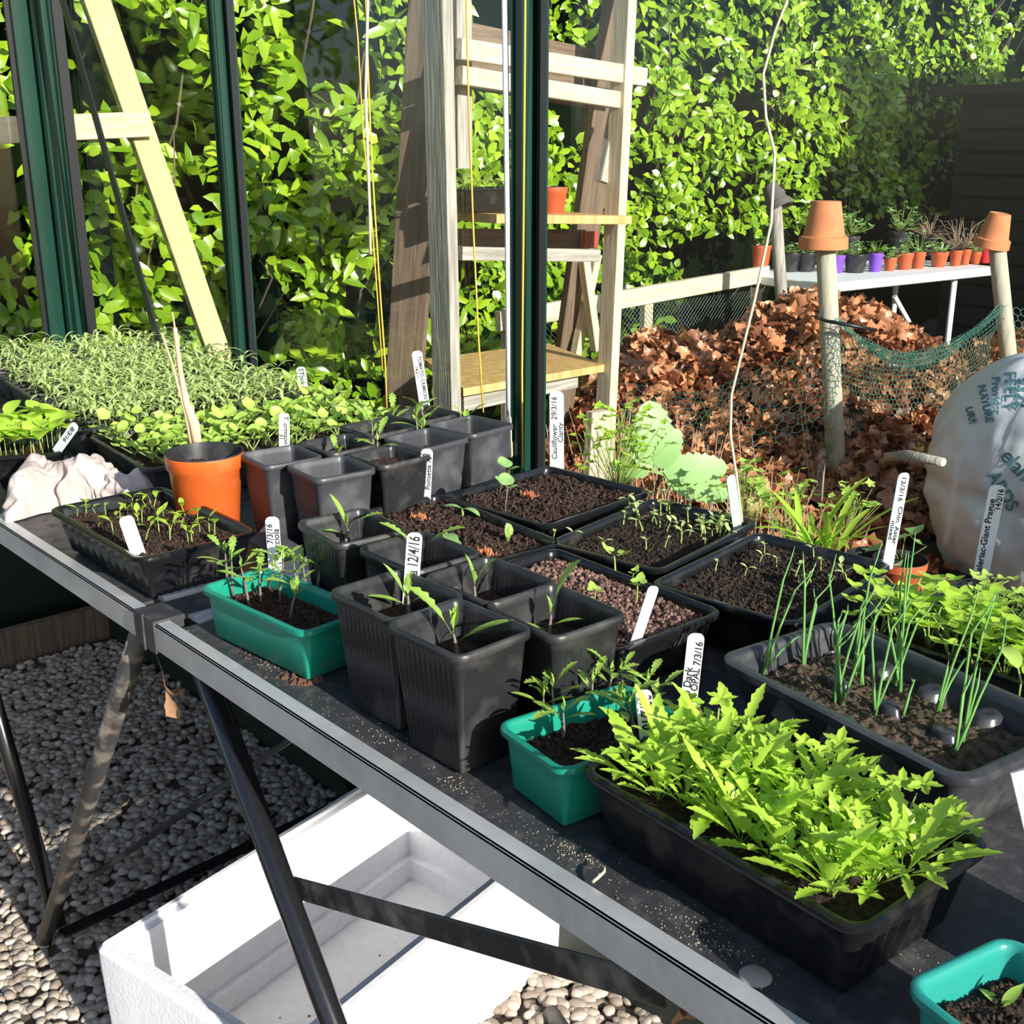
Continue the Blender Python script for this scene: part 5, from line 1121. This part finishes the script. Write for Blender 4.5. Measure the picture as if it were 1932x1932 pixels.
garden_plant((1235, 905), .36, 'large-leaved pale green plant with toothed leaves outside, behind the cauliflower tray', horseradish, ['stem_green', 'leaf_brassica'])
def frilly(seed, n=60, R_=.13):
    def fn(mb):
        r = random.Random(seed)
        for _ in range(n): d = dirv(r.uniform(0, 6.28), r.uniform(.1, 1.4)); q = d*R_*r.uniform(.4, 1); tube(mb, [(0, 0, -.08), q], [.001, .0008], 3); blade(mb, q, dirv(r.uniform(0, 6.28), r.uniform(-.2, .6)), U, r.uniform(.025, .045), maple, 1, 14)
    return fn
garden_plant((1165, 875), .42, 'frilly bright green herb outside, just right of the green glazing bar', frilly(1, 80, .16), ['stem_green', 'leaf_fresh'])
garden_plant((1410, 950), .36, 'small frilly green herb outside behind the crowded tiny seedlings', frilly(2, 40, .10), LM)
garden_plant((1490, 965), .32, 'rounded lobed green leaves left of the strappy clump outside', frilly(3, 26, .12), LM)
garden_plant((1595, 965), .32, 'rounded lobed green leaves right of the strappy clump outside', frilly(4, 22, .10), LM)
def strappy(mb):
    r = random.Random(3)
    for i in range(22): leaf(mb, (r.uniform(-.03, .03), r.uniform(-.03, .03), -.05), dirv(i*2.4, r.uniform(.7, 1.4)), dirv(i*2.4+3.14, 1.2), r.uniform(.14, .24), .016, 1, 9, r.uniform(.3, 1.3), widest=.5, tip=.35, fold=.25)
garden_plant((1545, 1015), .34, 'clump of strap-shaped green leaves outside behind the sparse tray', strappy, ['stem_green', 'leaf_fresh'])
for i, (px, R_, lb, m_) in enumerate((((1700, 1045), .055, 'small orange pot on the ground outside by the leaning white label', 'pot_orange'), ((1650, 1040), .055, 'dusty brown pot on the ground outside, left of the small orange pot', 'wood_brown'))):
    w = atz(px[0], px[1], .40); rt = round_pot(w.x, w.y, .30, R_, .09, m_, lb, soil=None); 
    if i == 0: bushy(rt, .08, .07, 5, .06, 5, 'leaf_brassica')
mb = MB(); box(mb, (-1.0, 1.52, .16), (2.3, .62, .28)); o = mb.build('raised_bed', 'earth', smooth=False); tag(o, 'strip of dark soil bed directly outside the glass', 'bed', kind='structure')

# --- branch lying by the sack
mb = MB(); a, b_ = aty(1672, 862, 2.9), aty(1780, 872, 2.85); tube(mb, [a, a.lerp(b_, .4)+Vector((0, 0, .01)), b_], [.012, .016, .012], 8); tag(mb.build('grey_stick', 'wood_weathered'), 'grey weathered stick pointing at the white sack', 'stick')

# --- twine, rod and wires hanging inside the glass
def strand(name, pts, y, rad, m, label, cat='twine', n=5, top=.5):
    P = [aty(px, py, y) for px, py in pts]; P = [P[0]+(P[0]-P[1]).normalized()*top]+P; mb = MB(); tube(mb, P, rad, n); return tag(mb.build(name, m), label, cat)
strand('twine', [(690, 0), (697, 200), (703, 330), (715, 520), (727, 690), (730, 770)], 1.045, .0014, 'twine_yellow', 'left-hand yellow twine hanging down to the round-leaved seedlings')
strand('twine', [(668, 0), (675, 70), (685, 250), (700, 400), (712, 560), (722, 700)], 1.05, .0012, 'twine_yellow', 'yellow twine strand swinging left beside the knotted one')
strand('twine', [(694, 0), (690, 180), (698, 400), (699, 480)], 1.04, .0024, 'twine_pale', 'frayed pale twine end tangled with the left yellow strands')
strand('twine', [(880, 0), (884, 180), (893, 430), (903, 640), (912, 778)], 1.05, .0014, 'twine_yellow', 'yellow twine hanging between the weathered post and the white rod')
strand('twine', [(991, 0), (988, 400), (985, 700), (986, 884)], 1.075, .0016, 'twine_yellow', 'yellow twine hanging in front of the green glazing bar')
strand('twine', [(1485, 0), (1462, 60), (1440, 140), (1445, 220), (1462, 290), (1455, 420), (1425, 560), (1380, 745), (1378, 820), (1390, 900), (1400, 985)], 1.06, .0016, 'twine_pale', 'wavy pale twine hanging in front of the leaf heap')
rod = empty('rod', aty(955, 0, 1.085), 0, 'thin white rod with pale wooden handle hanging beside the green glazing bar', 'rod')
P0, P1, P2, P3 = aty(952, 0, 1.085), aty(958, 400, 1.085), aty(960, 785, 1.085), aty(962, 862, 1.085)
mb = MB(); tube(mb, [loc_of(rod, P0+Vector((0, 0, .5))), loc_of(rod, P0), loc_of(rod, P1), loc_of(rod, P2)], .0042, 10); mb.build('shaft', 'white_paint', rod)
mb = MB(); tube(mb, [loc_of(rod, P2), loc_of(rod, P2+Vector((0, 0, -.003))), loc_of(rod, P3+Vector((0, 0, .003))), loc_of(rod, P3)], [.0045, .006, .0058, .0045], 12); mb.build('handle', 'handle_wood', rod)
